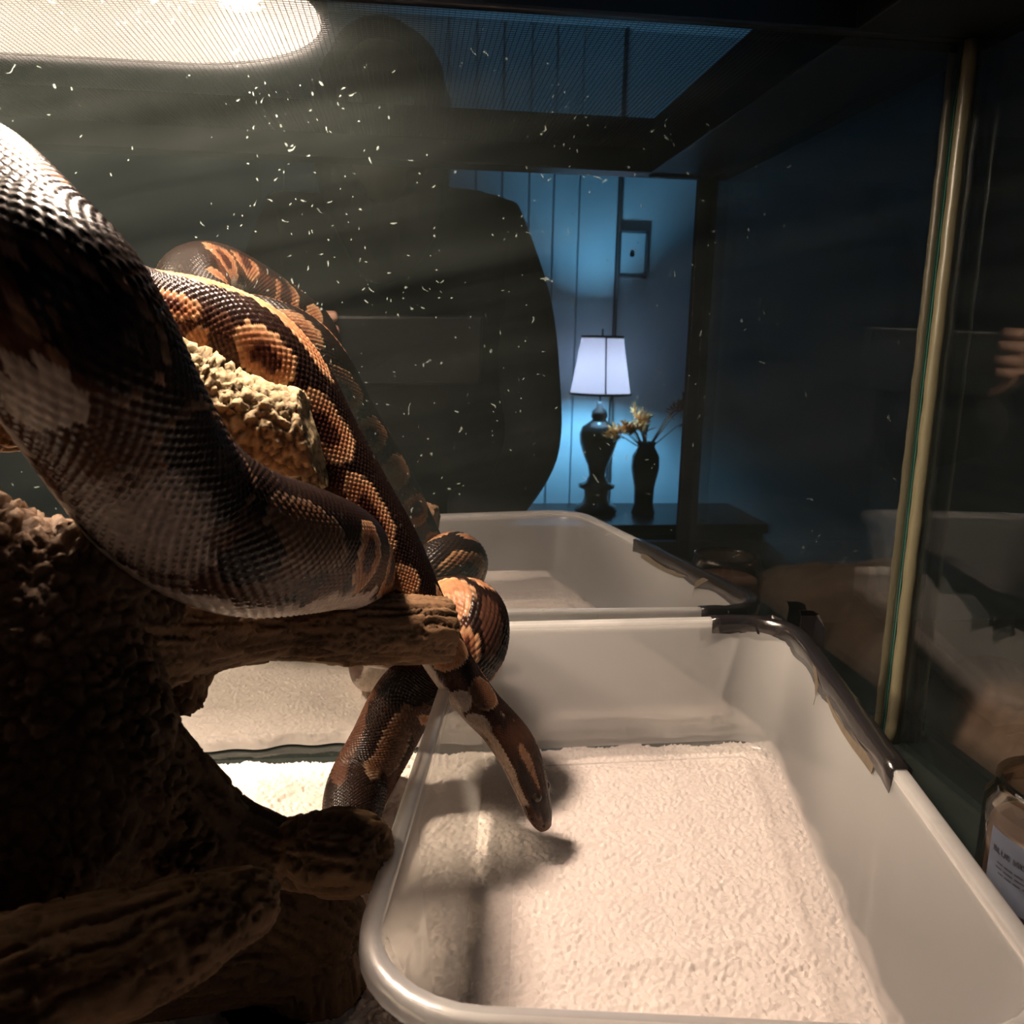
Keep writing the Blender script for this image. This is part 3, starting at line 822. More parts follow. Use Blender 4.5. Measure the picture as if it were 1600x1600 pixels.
# ------------------------------------------------------------------ driftwood
WD = {
    'branch': [[-0.0907,0.235,0.1459,0.0167],[-0.0784,0.255,0.1384,0.0162],[-0.0636,0.29,0.1283,0.013],[-0.0496,0.31,0.1218,0.0116],[-0.0251,0.325,0.1164,0.0139],[-0.0002,0.338,0.1116,0.0142],[0.0217,0.35,0.1068,0.0142]],
    'knob_under': [[-0.073,0.27,0.1188,0.0105],[-0.0723,0.27,0.1133,0.0073]],
    'left_top': [[-0.152,0.222,0.182,0.035],[-0.1026,0.23,0.1647,0.0159]],  # left end swollen out of view, added to shade the lobe from the second bulb
    'left_mid': [[-0.1026,0.23,0.1647,0.0159],[-0.086,0.235,0.1649,0.0127],[-0.08,0.25,0.1481,0.0141]],
    'trunk': [[-0.0982,0.23,0.1514,0.0224],[-0.0886,0.225,0.126,0.0253],[-0.0983,0.22,0.1013,0.033],[-0.1114,0.21,0.0826,0.0315]],
    'trunk2': [[-0.0886,0.225,0.126,0.0236],[-0.0791,0.225,0.0954,0.0186],[-0.0679,0.225,0.083,0.0152]],
    'arm': [[-0.0858,0.23,0.1198,0.0198],[-0.0692,0.235,0.1026,0.0127],[-0.0554,0.24,0.083,0.0108],[-0.0388,0.24,0.0746,0.0101]],
    'knob': [[-0.0388,0.24,0.0746,0.0094],[-0.0259,0.235,0.0778,0.013],[-0.0172,0.232,0.0792,0.0129]],
    'lump': [[-0.0467,0.27,0.0616,0.0073],[-0.0668,0.27,0.0579,0.0081]],
    'lobe': [[-0.0997,0.165,0.0895,0.0173],[-0.0791,0.17,0.0928,0.0153],[-0.0622,0.175,0.0938,0.0138],[-0.0467,0.18,0.0978,0.0115],[-0.0384,0.185,0.0975,0.008]],
    'low': [[-0.0887,0.25,0.0384,0.0225],[-0.0555,0.26,0.0306,0.0205],[-0.035,0.262,0.0251,0.0181],[-0.0312,0.262,0.0048,0.0173],[-0.0469,0.262,-0.0144,0.0196]],
    'web': [[-0.0618,0.25,0.0705,0.015],[-0.0438,0.255,0.0502,0.0153],[-0.03,0.258,0.0376,0.0151]],
    'stub': [[-0.1145,0.335,0.2194,0.0176],[-0.096,0.34,0.2113,0.0184],[-0.0767,0.345,0.1978,0.0191],[-0.0604,0.348,0.1922,0.0188],[-0.0411,0.352,0.1872,0.0185]],
    'prop': [[-0.0768,0.345,0.1953,0.0181],[-0.0863,0.33,0.1725,0.0186],[-0.0881,0.3,0.1551,0.018],[-0.0866,0.265,0.1433,0.0159]],
    'side': [[-0.1901,0.33,0.2001,0.0148],[-0.1609,0.335,0.1954,0.0105],[-0.1386,0.34,0.194,0.0097],[-0.106,0.34,0.2003,0.0127]],
    'tall': [[-0.175,0.26,0.02,0.045],[-0.185,0.268,0.12,0.042],[-0.192,0.275,0.18,0.038],[-0.194,0.285,0.215,0.03],[-0.185,0.295,0.232,0.022]]}
def driftwood():
    mb = MB()
    segs = []
    for nm, ch in WD.items():
        pts, rad = [], []
        for i in range(len(ch) - 1):
            a, b = np.array(ch[i]), np.array(ch[i + 1])
            for k in range(4):
                p = a + (b - a) * k / 4; pts.append(p[:3]); rad.append(p[3])
        pts.append(ch[-1][:3]); rad.append(ch[-1][3])
        # rounded ends
        d0 = np.array(pts[0]) - np.array(pts[1]); d0 /= np.linalg.norm(d0)
        d1 = np.array(pts[-1]) - np.array(pts[-2]); d1 /= np.linalg.norm(d1)
        P = [np.array(pts[0]) + d0 * rad[0] * f for f in (.95, .75, .4)] + [np.array(p) for p in pts] + [np.array(pts[-1]) + d1 * rad[-1] * f for f in (.4, .75, .95)]
        R = [rad[0] * f for f in (.3, .66, .91)] + rad + [rad[-1] * f for f in (.91, .66, .3)]
        mb.tube(P, R, 20)
        segs.append((nm, np.array([p[:3] for p in ch]), np.array([p[3] for p in ch])))
    o = mb.build('driftwood', M_wood)
    md = o.modifiers.new('r', 'REMESH'); md.mode = 'VOXEL'; md.voxel_size = .0012
    sm = o.modifiers.new('s', 'SMOOTH'); sm.iterations = 10
    dg = bpy.context.evaluated_depsgraph_get()
    me = bpy.data.meshes.new_from_object(o.evaluated_get(dg))
    o.modifiers.clear(); old = o.data; o.data = me; bpy.data.meshes.remove(old)
    n = len(me.vertices)
    V = np.empty(n * 3, np.float32); me.vertices.foreach_get('co', V); V = V.reshape(-1, 3).astype(float)
    Nn = np.empty(n * 3, np.float32); me.vertices.foreach_get('normal', Nn); Nn = Nn.reshape(-1, 3).astype(float)
    # nearest limb of every vertex: its axis gives the run of the grain
    best = np.full(n, 9.); ax = np.zeros((n, 3)); lim = np.zeros(n, int); along = np.zeros(n)
    for li, (nm, P, R) in enumerate(segs):
        base = 0
        for i in range(len(P) - 1):
            d = P[i + 1] - P[i]; L = np.linalg.norm(d); d = d / L
            tt = np.clip((V - P[i]) @ d, 0, L); q = P[i] + tt[:, None] * d
            r = R[i] + (R[i + 1] - R[i]) * tt / L
            e = np.linalg.norm(V - q, axis=1) - r
            k = e < best
            best[k] = e[k]; ax[k] = d; lim[k] = li; along[k] = base + tt[k]
            base += L
    names = [s[0] for s in segs]
    bark = np.isin(lim, [names.index(x) for x in ('stub', 'prop', 'tall', 'trunk', 'trunk2', 'left_mid', 'left_top')]).astype(float)
    # grain: noise stretched along the limb
    al = np.sum(V * ax, 1)[:, None] * ax
    G = (V - al) * 480 + al * 16
    grain = fbm(G + fbm(V * 45, 2, 8)[:, None] * 2.2, 3, 11)
    gcut = np.clip(.08 - np.abs(grain - .02), 0, .08) / .08
    lump = fbm(V * 38, 4, 2)
    d1, d2 = cells(V * 225 + fbm(V * 120, 2, 4)[:, None] * 1.2, 5)
    edge = np.clip((d2 - d1) / .22, 0, 1)
    chunk = edge ** .75 * (.6 + .8 * _h(*(np.floor(V * 225).astype(np.int64).T), 7))
    big = np.clip(fbm(V * 55, 2, 20) * 3 + .6, 0, 1)
    disp = lump * (.0035 + .0025 * bark) + bark * (chunk - .6) * .0034 * (.35 + .65 * big) + (1 - bark) * (grain * .0024 - gcut * .0018) + fbm(V * 300, 2, 31) * .0007
    V2 = V + Nn * disp[:, None]
    # sawn end of the branch
    b = WD['branch']; e = np.array(b[-1][:3]); dd = e - np.array(b[-2][:3]); dd /= np.linalg.norm(dd)
    nn = np.array((dd[0], dd[1] * .5, dd[2] + .12)); nn /= np.linalg.norm(nn); sel = lim == names.index('branch')
    pl = e - dd * .0065
    h = (V2 - pl) @ nn - fbm(V * 160, 2, 40) * .004
    cut = sel & (h > 0); V2[cut] -= h[cut][:, None] * nn
    b = WD['stub']; e = np.array(b[-1][:3]); nn = np.array((.93, -.10, .22)); nn /= np.linalg.norm(nn)
    h = (V2 - e - nn * .0035) @ nn - fbm(V * 120, 2, 41) * .006; cut2 = (lim == names.index('stub')) & (h > 0); V2[cut2] -= h[cut2][:, None] * nn
    V2[:, 2] = np.maximum(V2[:, 2], .0105)
    me.vertices.foreach_set('co', V2.astype(np.float32).ravel())
    # wood colour: pale dry stub, brown limbs, some painted darker for shade, darker crevices
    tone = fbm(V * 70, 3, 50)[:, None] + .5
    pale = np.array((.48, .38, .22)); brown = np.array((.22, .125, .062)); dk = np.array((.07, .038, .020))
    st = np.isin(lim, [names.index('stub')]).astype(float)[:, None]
    old = np.isin(lim, [names.index(x) for x in ('trunk', 'trunk2', 'low', 'left_mid', 'left_top', 'arm', 'web')]).astype(float)[:, None]  # limbs whose backlit shade is painted in as a darker brown
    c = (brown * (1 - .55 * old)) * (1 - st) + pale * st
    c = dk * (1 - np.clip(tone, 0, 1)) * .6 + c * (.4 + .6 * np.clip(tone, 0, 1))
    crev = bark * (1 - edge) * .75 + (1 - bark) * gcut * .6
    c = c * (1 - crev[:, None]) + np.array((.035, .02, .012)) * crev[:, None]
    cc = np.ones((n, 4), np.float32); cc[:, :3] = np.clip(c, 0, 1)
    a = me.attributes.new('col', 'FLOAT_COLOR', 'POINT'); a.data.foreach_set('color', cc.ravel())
    me.polygons.foreach_set('use_smooth', [True] * len(me.polygons))
    tag(o, 'gnarled brown driftwood root with a pale stub and a sawn branch', 'driftwood')
driftwood()

# ------------------------------------------------------------------ plastic tub
TB = dict(BR=(.2105, .4385), BL=(.0300, .4350), FL=(-.0135, .1722), FR=(.150, .1462))
BB = dict(BR=(.2010, .4260), BL=(.0395, .4230), FL=(.0065, .1910), FR=(.142, .172))
TUB_Z0, TUB_Z1 = .0094, .0800
def rounded(cn, inset, rad, seg=8, per=26):
    """closed outline of a rounded four-corner shape, same count for every call"""
    c = [Vector(cn[k]) for k in ('FL', 'FR', 'BR', 'BL')]
    n = 4
    # inset by moving each edge inwards
    lines = []
    for i in range(n):
        a, b = c[i], c[(i + 1) % n]; d = (b - a).normalized(); nn = Vector((-d.y, d.x))
        lines.append((a + nn * inset, d))
    q = []
    for i in range(n):
        (p0, d0), (p1, d1) = lines[i - 1], lines[i]
        k = d0.x * d1.y - d0.y * d1.x
        s = ((p1 - p0).x * d1.y - (p1 - p0).y * d1.x) / k
        q.append(p0 + d0 * s)
    out = []
    rr = rad if isinstance(rad, (list, tuple)) else [rad] * 4
    arcs = []
    for i in range(n):
        p, a, b = q[i], q[i - 1], q[(i + 1) % n]
        da, db = (a - p).normalized(), (b - p).normalized()
        ang = da.angle(db); r = max(.001, rr[i] - inset)
        tl = r / math.tan(ang / 2)
        ctr = p + (da + db).normalized() * (r / math.sin(ang / 2))
        s0, s1 = p + da * tl - ctr, p + db * tl - ctr
        a0 = math.atan2(s0.y, s0.x); a1 = math.atan2(s1.y, s1.x)
        while a1 < a0: a1 += 2 * math.pi
        arcs.append([ctr + Vector((math.cos(a0 + (a1 - a0) * k / seg), math.sin(a0 + (a1 - a0) * k / seg))) * r for k in range(seg + 1)])
    for i in range(n):
        out += arcs[i]
        e, f = arcs[i][-1], arcs[(i + 1) % n][0]
        out += [e.lerp(f, k / per) for k in range(1, per)]
    return out
def tub_ring(h, off):
    """h: 0 bottom .. 1 top of the wall; off: outwards"""
    cn = {k: tuple(BB[k][i] + (TB[k][i] - BB[k][i]) * h for i in (0, 1)) for k in TB}
    return rounded(cn, -off, [.026 + .004 * h] * 2 + [.020 + .003 * h] * 2)
def skin(levels):
    v, f = [], []; k = None
    for h, off, z in levels:
        r = tub_ring(h, off); k = len(r); v += [(p.x, p.y, z) for p in r]
    for i in range(len(levels) - 1):
        for j in range(k): f.append((i * k + j, i * k + (j + 1) % k, (i + 1) * k + (j + 1) % k, (i + 1) * k + j))
    return v, f, k
def wavy(o, amt=.0006):
    me = o.data
    for v in me.vertices:
        x, y, z = v.co; v.co.x += amt * math.sin(y * 55 + z * 20); v.co.y += amt * .6 * math.sin(x * 60)
def tub():
    t = thing('plastic_tub', (.1, .29, TUB_Z0), 'clear frosted plastic storage tub with black tape on one rim corner', 'tub')
    zz = lambda h: TUB_Z0 + .004 + (TUB_Z1 - TUB_Z0 - .006) * h
    hs = [0, .06, .14, .3, .5, .7, .85, .93, 1]
    lv = [(h, 0, zz(h)) for h in hs]
    lv += [(1, -.0012, zz(1))] + [(h, -.0012, zz(h)) for h in hs[::-1][1:]]
    v, f, k = skin(lv)
    w = put('wall', v, f, M_tubwall, t, True)
    # rim: rolled flange
    lv = [(1, -.0013, zz(1) - .0015), (1, -.0015, TUB_Z1 - .0006), (1, -.0008, TUB_Z1), (1, .0030, TUB_Z1 + .0002), (1, .0040, TUB_Z1 - .0006), (1, .0044, TUB_Z1 - .0060), (1, .0036, TUB_Z1 - .0066), (1, .0030, TUB_Z1 - .0060), (1, .0026, TUB_Z1 - .0016), (1, .0002, TUB_Z1 - .0020), (1, -.0013, zz(1) - .0015)]
    v, f, k = skin(lv)
    put('rim', v, f, M_tubrim, t, True)
    # base: cove, flat ledge, low ridge, sunken panel
    lv = [(0, .0, zz(0)), (0, -.0008, zz(0) - .0020), (0, -.0030, TUB_Z0 + .0006), (0, -.0050, TUB_Z0 + .0012), (0, -.0062, TUB_Z0 + .0004), (0, -.0140, TUB_Z0 + .0002), (0, -.0152, TUB_Z0 + .0018), (0, -.0180, TUB_Z0 + .0004), (0, -.030, TUB_Z0 + .0003), (0, -.050, TUB_Z0 + .0003)]
    v, f, k = skin(lv[:8])
    put('ledge', v, f, M_tubledge, t, True)
    v, f, k = skin(lv[7:])
    f.append(tuple((len(lv) - 8) * k + j for j in range(k)))
    b = put('base', v, f, M_tubbase, t, True)
    # tape wrapped over the rim at the far right corner
    ring = tub_ring(1, 0); k = len(ring)
    d = [(Vector(TB['BR']) - p).length for p in ring]
    j0 = int(np.argmin(d))
    rng = random.Random(5)
    prof = [(-.0024, -.0095), (-.0022, -.0040), (-.0022, .0004), (-.0008, .0010), (.0032, .0011), (.0050, .0003), (.0054, -.0050), (.0056, -.0160)]
    lo, hi = -20, 7
    v, f = [], []; rows = []
    for jj in range(lo, hi + 1):
        q = (j0 + jj) % k
        p = ring[q]; tn = (ring[(q + 1) % k] - ring[q - 1]).normalized(); out = Vector((tn.y, -tn.x))
        sk = 1 + .5 * math.sin(jj * 1.1) * .4
        for m_, (o_, z_) in enumerate(prof):
            z = z_ * (sk if z_ < -.001 else 1) + .00025 * math.sin(jj * 2.1 + m_)
            v.append((p.x + out.x * o_, p.y + out.y * o_, TUB_Z1 + z))
    m_ = len(prof); n_ = hi - lo + 1
    for i in range(n_ - 1):
        for j in range(m_ - 1): f.append((i * m_ + j, i * m_ + j + 1, (i + 1) * m_ + j + 1, (i + 1) * m_ + j))
    tp = put('tape', v, f, M_tape, t, True)
    tp['label'] = 'black tape wrapped over the rim corner'
    md = tp.modifiers.new('t', 'SOLIDIFY'); md.thickness = .0003
    # loose tag of tape sticking up behind the corner, and one folded inside
    v = [(.2195, .4385, .066), (.2270, .4385, .0640), (.2335, .4370, .0610), (.2200, .4400, .0800), (.2290, .4400, .0800), (.2340, .4385, .0730), (.2185, .4395, .0835), (.2265, .4395, .0830), (.2300, .4390, .0810)]
    fl = put('tape_flag', v, [(0, 1, 4, 3), (1, 2, 5, 4), (3, 4, 7, 6), (4, 5, 8, 7)], M_tape, tp)
    fl.modifiers.new('t', 'SOLIDIFY').thickness = .0004
    v = [(.1935, .4370, .0812), (.2010, .4365, .0818), (.2055, .4330, .0806), (.1905, .4340, .0765), (.1990, .4330, .0752), (.2040, .4280, .0748), (.1915, .4330, .0725), (.2000, .4310, .0690), (.2030, .4260, .0700)]
    fl = put('tape_fold', v, [(0, 1, 4, 3), (1, 2, 5, 4), (3, 4, 7, 6), (4, 5, 8, 7)], M_tape, tp)
    fl.modifiers.new('t', 'SOLIDIFY').thickness = .0004
    # brown streaks of old glue on the inside of the wall
    def streak(nm, pts, wd):
        v, f = [], []
        for (y, z), w_ in zip(pts, wd):
            hh = (z - TUB_Z0) / (TUB_Z1 - TUB_Z0)
            def xw(zq):
                h_ = (zq - TUB_Z0) / (TUB_Z1 - TUB_Z0)
                fr = {kk: tuple(BB[kk][i] + (TB[kk][i] - BB[kk][i]) * h_ for i in (0, 1)) for kk in TB}
                a, b_ = fr['FR'], fr['BR']
                tt = (y - a[1]) / (b_[1] - a[1]); return a[0] + (b_[0] - a[0]) * tt - .0020
            v += [(xw(z + w_), y, z + w_), (xw(z - w_), y, z - w_)]
        for i in range(len(pts) - 1): f.append((2 * i, 2 * i + 1, 2 * i + 3, 2 * i + 2))
        o = put(nm, v, f, M_residue, w)
        o.modifiers.new('t', 'SOLIDIFY').thickness = .0002
    streak('glue_streak', [(0.3752, 0.0796), (0.3661, 0.0751), (0.3593, 0.0698), (0.3596, 0.0639)], [.0006, .0022, .0030, .0012])
    streak('glue_streak', [(0.3464, 0.0729), (0.3327, 0.0708), (0.3184, 0.0702), (0.3045, 0.0705), (0.2903, 0.0717), (0.2814, 0.0716)], [.0006, .0012, .0014, .0017, .0021, .0017])
tub()

# ------------------------------------------------------------------ towel
def towel():
    nx, ny = 640, 460
    x = np.linspace(-.30, .272, nx)
    i = np.linspace(0, 1, ny)
    yb = np.where(x < .0, .404, .442) + 0
    tt = np.clip((x + .01) / .03, 0, 1); yb = .436 + (.4405 - .436) * tt * tt * (3 - 2 * tt)
    yb = yb + .0022 * np.sin(x * 60) * (x < .02) + .0015 * np.sin(x * 190)
    X = np.repeat(x[None], ny, 0); Y = .075 + i[:, None] * (yb[None] - .075)
    xr = .151 + (Y - .15) * .212 + .0012 * np.sin(Y * 170)
    X = -.30 + (X + .30) * (xr + .30) / .572
    p = np.stack([X.ravel(), Y.ravel(), np.zeros(X.size)], 1)
    p = np.stack([X.ravel(), Y.ravel(), np.zeros(X.size)], 1)
    loops = .09 - np.abs(fbm(p * (560, 950, 1) + fbm(p * 170, 2, 3)[:, None] * 2.2, 2, 5)) * 1.0 + .6 * fbm(p * (1000, 1300, 1), 2, 25)
    fold = fbm(p * (16, 42, 1), 3, 9) * .0030
    rid = np.abs(fbm(p * (12, 60, 1) + 9, 2, 17)); fold = fold + np.clip(.10 - rid, 0, .1) * .012
    Z = .0050 + loops * .0060 + fold
    fold = fold * 1.3
    heap = np.exp(-((p[:, 0] + .068) / .020) ** 2 - ((p[:, 1] - .392) / .016) ** 2) * .007 + np.exp(-((p[:, 0] + .01) / .012) ** 2 - ((p[:, 1] - .395) / .014) ** 2) * .010
    Z = Z + heap * (1 + fbm(p * 90, 2, 2))
    Z = np.clip(Z, .0012, .05).reshape(ny, nx)
    ed = np.minimum.reduce([np.minimum(i / .015, (1 - i) / .012)[:, None] + 0 * X, np.minimum((x + .30) / .004, (.272 - x) / .004)[None] + 0 * X]).clip(0, 1)
    Z = .0010 + (Z - .0010) * ed
    # pressed flat where the tub stands
    def inside(cn, px, py):
        c = [cn[k] for k in ('FL', 'FR', 'BR', 'BL')]; r = np.ones(px.shape, bool)
        for k in range(4):
            a, b = c[k], c[(k + 1) % 4]; r &= ((b[0] - a[0]) * (py - a[1]) - (b[1] - a[1]) * (px - a[0])) > 0
        return r
    ins = inside(TB, X, Y)
    Z = np.where(ins, np.minimum(Z, .0090 - .0), Z)
    idx = np.arange(nx * ny).reshape(ny, nx)
    q = np.stack([idx[:-1, :-1], idx[:-1, 1:], idx[1:, 1:], idx[1:, :-1]], -1).reshape(-1, 4)
    o = put('towel', np.stack([X, Y, Z], -1).reshape(-1, 3), q, M_towel, None, True)
    tag(o, 'white terry towel spread flat under the plastic tub', 'towel')
towel()

# ------------------------------------------------------------------ candle jar
def jar():
    c = (JX, JY, .0085) ; R = JR
    t = thing('candle_jar', c, 'small glass candle jar with white printed label beside the tub', 'jar')
    Mg = glass_mat('jar_glass', .10, (.80, .74, .66))
    Mx = pbr('jar_wax', (.07, .040, .028), .5, noise=.5, nscale=60)
    MB().lathe([(.001, 0), (R - .003, 0), (R, .003), (R, .050), (R - .003, .055), (R - .003, .060), (R - .005, .060), (R - .005, .055), (R - .002, .049)], c, 48).build('glass', Mg, t, True)
    MB().lathe([(.001, .004), (R - .003, .004), (R - .003, .040), (R - .006, .042), (.001, .041)], c, 40).build('wax', Mx, t, True)
    Ml = pbr('jar_paper', (.085, .100, .140), .6)
    a0, a1, z0, z1 = JA0, JA1, .018, .0445
    SLOPE = .10
    n = 40; v, f = [], []
    for k in range(n + 1):
        a = a0 + (a1 - a0) * k / n
        for r, z in ((R + .0003, z0), (R + .0003, z1)):
            v.append((c[0] + r * math.cos(a), c[1] + r * math.sin(a), c[2] + z - SLOPE * (a - a0) * R))
    for k in range(n): f.append((2 * k, 2 * k + 2, 2 * k + 3, 2 * k + 1))
    lb = put('paper_wrap', v, f, Ml, t, True)
    lb['label'] = 'white paper label reading BLUE MIST'
    Mi = pbr('jar_ink', (.03, .03, .04), .6)
    SLP = SLOPE * R
    def text(s, size, u0, zz, bold=0.0):
        cu = bpy.data.curves.new('txt', 'FONT'); cu.body = s; cu.size = size; cu.offset = bold; cu.space_character = 1.12; cu.resolution_u = 3
        ob = bpy.data.objects.new('txt', cu); COL.objects.link(ob)
        dg = bpy.context.evaluated_depsgraph_get()
        me = bpy.data.meshes.new_from_object(ob.evaluated_get(dg))
        vs_ = [(p.co.x, p.co.y) for p in me.vertices]; fs = [list(p.vertices) for p in me.polygons]
        bpy.data.objects.remove(ob); bpy.data.curves.remove(cu); bpy.data.meshes.remove(me)
        vv = []
        for x, y in vs_:
            a = a0 + (u0 + x) / R
            vv.append((c[0] + (R + .0006) * math.cos(a), c[1] + (R + .0006) * math.sin(a), c[2] + zz + y - SLP * (a - a0)))
        put('lettering', vv, fs, Mi, lb)
    text('BLUE MIST', .0031, .0022, .0362, .00006)
    k = MB()
    for z, u0, u1 in ((.0325, .0050, .018), (.0306, .0045, .019), (.0287, .006, .017)):
        m_ = 16
        vv = []
        for q in range(m_ + 1):
            a = a0 + (u0 + (u1 - u0) * q / m_) / R
            for dz in (0, .0006): vv.append((c[0] + (R + .0006) * math.cos(a), c[1] + (R + .0006) * math.sin(a), c[2] + z + dz - SLP * (a - a0)))
        k.add(vv, [(2 * q, 2 * q + 2, 2 * q + 3, 2 * q + 1) for q in range(m_) if q % 5 != 3])
    k.build('small_print', Mi, lb)
JX, JY, JR, JA0, JA1 = .2480, .2680, .0285, math.radians(175), math.radians(330)
jar()

# ------------------------------------------------------------------ photographer, seen in the pane
def skin_mesh(name, chains, mat, parent, sub=2):
    """chains: lists of (x,y,z,r); equal points are welded"""
    bm = bmesh.new(); lay = None
    vs_, es, rs = [], [], []; key = {}
    for ch in chains:
        prev = None
        for x, y, z, r in ch:
            k = (round(x, 4), round(y, 4), round(z, 4))
            if k not in key:
                key[k] = len(vs_); vs_.append((x, y, z)); rs.append(r)
            i = key[k]
            if prev is not None and prev != i: es.append((prev, i))
            prev = i
    me = bpy.data.meshes.new(name); me.from_pydata(vs_, es, [])
    o = bpy.data.objects.new(name, me); COL.objects.link(o)
    md = o.modifiers.new('s', 'SKIN'); md.use_smooth_shade = True
    for i, sv in enumerate(me.skin_vertices[0].data):
        r = rs[i]; sv.radius = r if isinstance(r, tuple) else (r, r); sv.use_root = i == 0
    o.modifiers.new('d', 'SUBSURF').levels = sub
    dg = bpy.context.evaluated_depsgraph_get()
    m2 = bpy.data.meshes.new_from_object(o.evaluated_get(dg))
    v = [tuple(p.co) for p in m2.vertices]; f = [list(p.vertices) for p in m2.polygons]
    bpy.data.objects.remove(o); bpy.data.meshes.remove(me); bpy.data.meshes.remove(m2)
    return put(name, v, f, mat, parent, True)
def ellip(c, r, n=24, m_=16):
    bm = bmesh.new(); bmesh.ops.create_uvsphere(bm, u_segments=n, v_segments=m_, radius=1.0); bm.verts.index_update()
    v = [(c[0] + p.co.x * r[0], c[1] + p.co.y * r[1], c[2] + p.co.z * r[2]) for p in bm.verts]; f = [[p.index for p in q.verts] for q in bm.faces]
    bm.free(); return v, f
def person():
    px, py = -.02, -.46
    Mc = pbr('dark_hoodie', (.010, .010, .013), .9, noise=.4, nscale=30)
    Mj = pbr('dark_trousers', (.008, .008, .012), .9)
    Mk = pbr('person_skin', (.36, .20, .14), .5)
    Mh = pbr('dark_hair', (.008, .006, .005), .5)
    t = thing('person', (px, py, -.95), 'person in dark clothes holding up a phone, mirrored in the back pane', 'person')
    sh = .385
    body = [[(px, py - .02, -.10, (.17, .11)), (px, py - .02, .04, (.205, .11)), (px, py - .02, .16, (.205, .12)), (px, py - .01, .31, (.175, .12)), (px, py, sh + .02, (.12, .09)), (px, py + .035, .43, (.055, .055)), (px - .01, py + .07, .48, (.050, .050))]]
    for s in (1, -1):
        body.append([(px, py - .01, .31, (.175, .12)), (px + s * .158, py, sh, .066), (px + s * .195, py + .03, .24, .056), (px + s * .215, py + .05, .07, .048)] + ([(px - .17, py + .30, .13, .036), (-.088, -.052, .178, .027)] if s < 0 else [(px + .15, py + .16, -.005, .040), (px + .07, py + .17, .0, .030)]))
        body.append([(px, py - .02, -.10, (.15, .11)), (px + s * .095, py - .02, -.20, .088), (px + s * .10, py, -.52, .06), (px + s * .10, py - .03, -.88, .042), (px + s * .10, py + .08, -.925, .036)])
    skin_mesh('body', body, Mc, t)
    # head with face
    hc = np.array((px - .015, py + .085, .525))
    bm = bmesh.new(); bmesh.ops.create_uvsphere(bm, u_segments=40, v_segments=28, radius=1.0); bm.verts.index_update()
    vv = []
    for p in bm.verts:
        x, y, z = p.co
        w_ = .074 * (1 - .22 * max(0, -z) ** 1.5); d_ = .092
        X, Y, Z = x * w_, y * d_, z * .115
        if y > 0:
            nose = math.exp(-(x / .16) ** 2 - ((z + .12) / .22) ** 2) * .022
            brow = math.exp(-((z - .18) / .10) ** 2) * .004 * (abs(x) < .7)
            eye = sum(math.exp(-((x - s * .42) / .17) ** 2 - ((z - .04) / .10) ** 2) for s in (1, -1)) * .008
            lips = math.exp(-(x / .3) ** 2 - ((z + .50) / .07) ** 2) * .006 - math.exp(-(x / .3) ** 2 - ((z + .50) / .02) ** 2) * .003
            chin = math.exp(-(x / .3) ** 2 - ((z + .82) / .14) ** 2) * .010
            Y += nose + brow - eye + lips + chin
        vv.append(tuple(hc + (X, Y, Z)))
    hd = put('head', vv, [[q.index for q in f.verts] for f in bm.faces], Mk, t, True); bm.free()
    for s in (1, -1):
        v, f = ellip(hc + (s * .031, .076, .006), (.012, .010, .009)); put('eye', v, f, pbr('person_eye', (.5, .5, .5), .2), hd, True)
        v, f = ellip(hc + (s * .076, -.004, -.005), (.010, .022, .034), 14, 10); put('ear', v, f, Mk, hd, True)
    bm = bmesh.new(); bmesh.ops.create_uvsphere(bm, u_segments=40, v_segments=28, radius=1.0); bm.verts.index_update()
    vv = []
    for p in bm.verts:
        x, y, z = p.co; k = 1.0
        X, Y, Z = x * .092, y * .102 - .016, z * .125 + .008
        if y > .1: Y = min(Y, .055 + .04 * max(0, z - .45)) if z < .62 else Y
        if y < .3 and z < 0: Z *= 1.9; X *= 1.05; 
        X += .004 * math.sin(z * 9 + y * 12)
        vv.append(tuple(hc + (X, Y, Z)))
    put('hair', vv, [[q.index for q in f.verts] for f in bm.faces], Mh, hd, True); bm.free()
    # phone: slab square to the view, its lens at the camera
    ph = thing('smartphone', (0, -.006, ZC), 'black smartphone held up at chest height by the mirrored person', 'phone')
    mb = MB().box(-.077, .077, -.036, .036, -.0105, -.0025, .003)
    def cw(p): return tuple(CR * p[0] + CU * p[1] - CF * (-p[2]) * 1.0 + Vector((0, 0, ZC)))
    cw2 = lambda p: tuple(CR * p[0] + CU * (p[1] - .012) + CF * p[2] + Vector((0, 0, ZC)))
    put('case', [cw2(p) for p in mb.v], mb.f, M_black, ph)
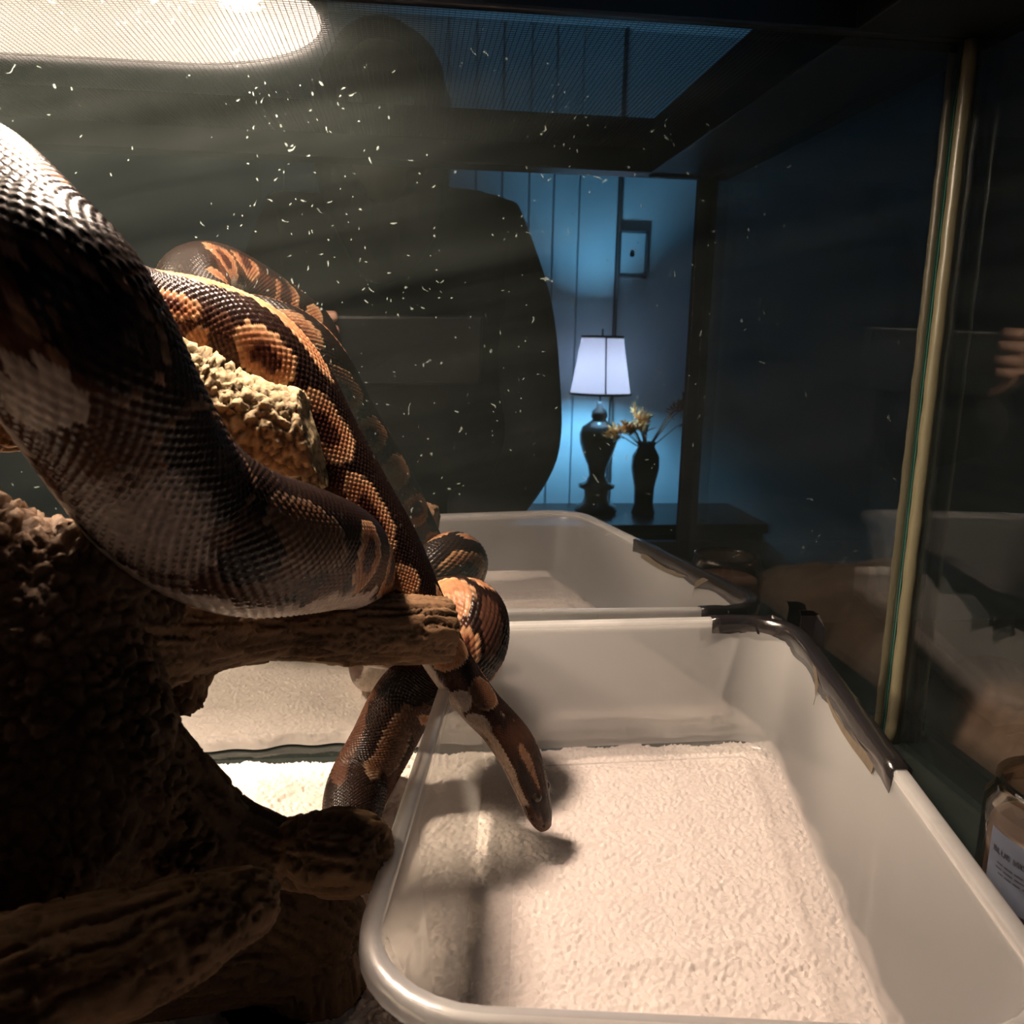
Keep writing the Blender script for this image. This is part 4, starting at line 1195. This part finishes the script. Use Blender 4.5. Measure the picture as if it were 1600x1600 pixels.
    mb = MB().box(-.072, .072, -.032, .032, -.0112, -.0104); put('screen', [cw2(p) for p in mb.v], mb.f, pbr('phone_screen', (.02, .02, .022), .1), ph)
    # hands: palm and five fingers closed on the ends of the phone
    for s in (-1,):
        wr = Vector((s * .088, -.052, .178))
        def G(a, b, d): return CR * (s * a) + CU * b + CF * d + Vector((0, 0, ZC))
        palm = [(*wr, .024), (*G(.100, -.030, -.030), (.026)), (*G(.098, -.004, -.020), (.024))]
        ch = [palm]
        base = palm[-1]
        for k, (b, ln) in enumerate(((.022, 1.0), (.008, 1.08), (-.008, 1.02), (-.022, .82))):
            k0 = G(.099, b * .8, -.020); k1 = G(.100, b, -.004); k2 = G(.086 , b, -.0015); k3 = G(.086 - .016 * ln, b + .002, -.0012)
            ch.append([base, (*k0, .0105), (*k1, .0085), (*k2, .0070), (*k3, .0055)])
        th = [palm[1], (*G(.086, -.034, -.030), .011), (*G(.074, -.026, -.024), .0085), (*G(.060, -.016, -.0185), .0070)]
        ch.append(th)
        skin_mesh('hand', ch, Mk, t, 2)
person()

# ------------------------------------------------------------------ brown towel lying outside the side pane
def side_towel():
    nx, ny = 150, 200
    x = np.linspace(.325, .56, nx); y = np.linspace(.12, .50, ny)
    X, Y = np.meshgrid(x, y)
    p = np.stack([X.ravel(), Y.ravel(), np.zeros(X.size)], 1)
    ed = np.minimum.reduce([(X - .325) / .02, (.56 - X) / .03, (Y - .12) / .03, (.50 - Y) / .03]).clip(0, 1) ** .5
    Z = .030 + fbm(p * (14, 30, 1), 3, 61).reshape(X.shape) * .05 + (.06 - np.abs(fbm(p * (330, 400, 1), 2, 5))).reshape(X.shape) * .006
    Z = -.0195 + (Z + .0195) * ed
    idx = np.arange(nx * ny).reshape(ny, nx)
    q = np.stack([idx[:-1, :-1], idx[:-1, 1:], idx[1:, 1:], idx[1:, :-1]], -1).reshape(-1, 4)
    o = put('bath_towel', np.stack([X, Y, Z], -1).reshape(-1, 3), q, pbr('brown_terry', (.20, .105, .075), .95, spec=.1, noise=.4, nscale=70), None, True)
    tag(o, 'brown rumpled towel lying outside the side pane', 'towel')
side_towel()
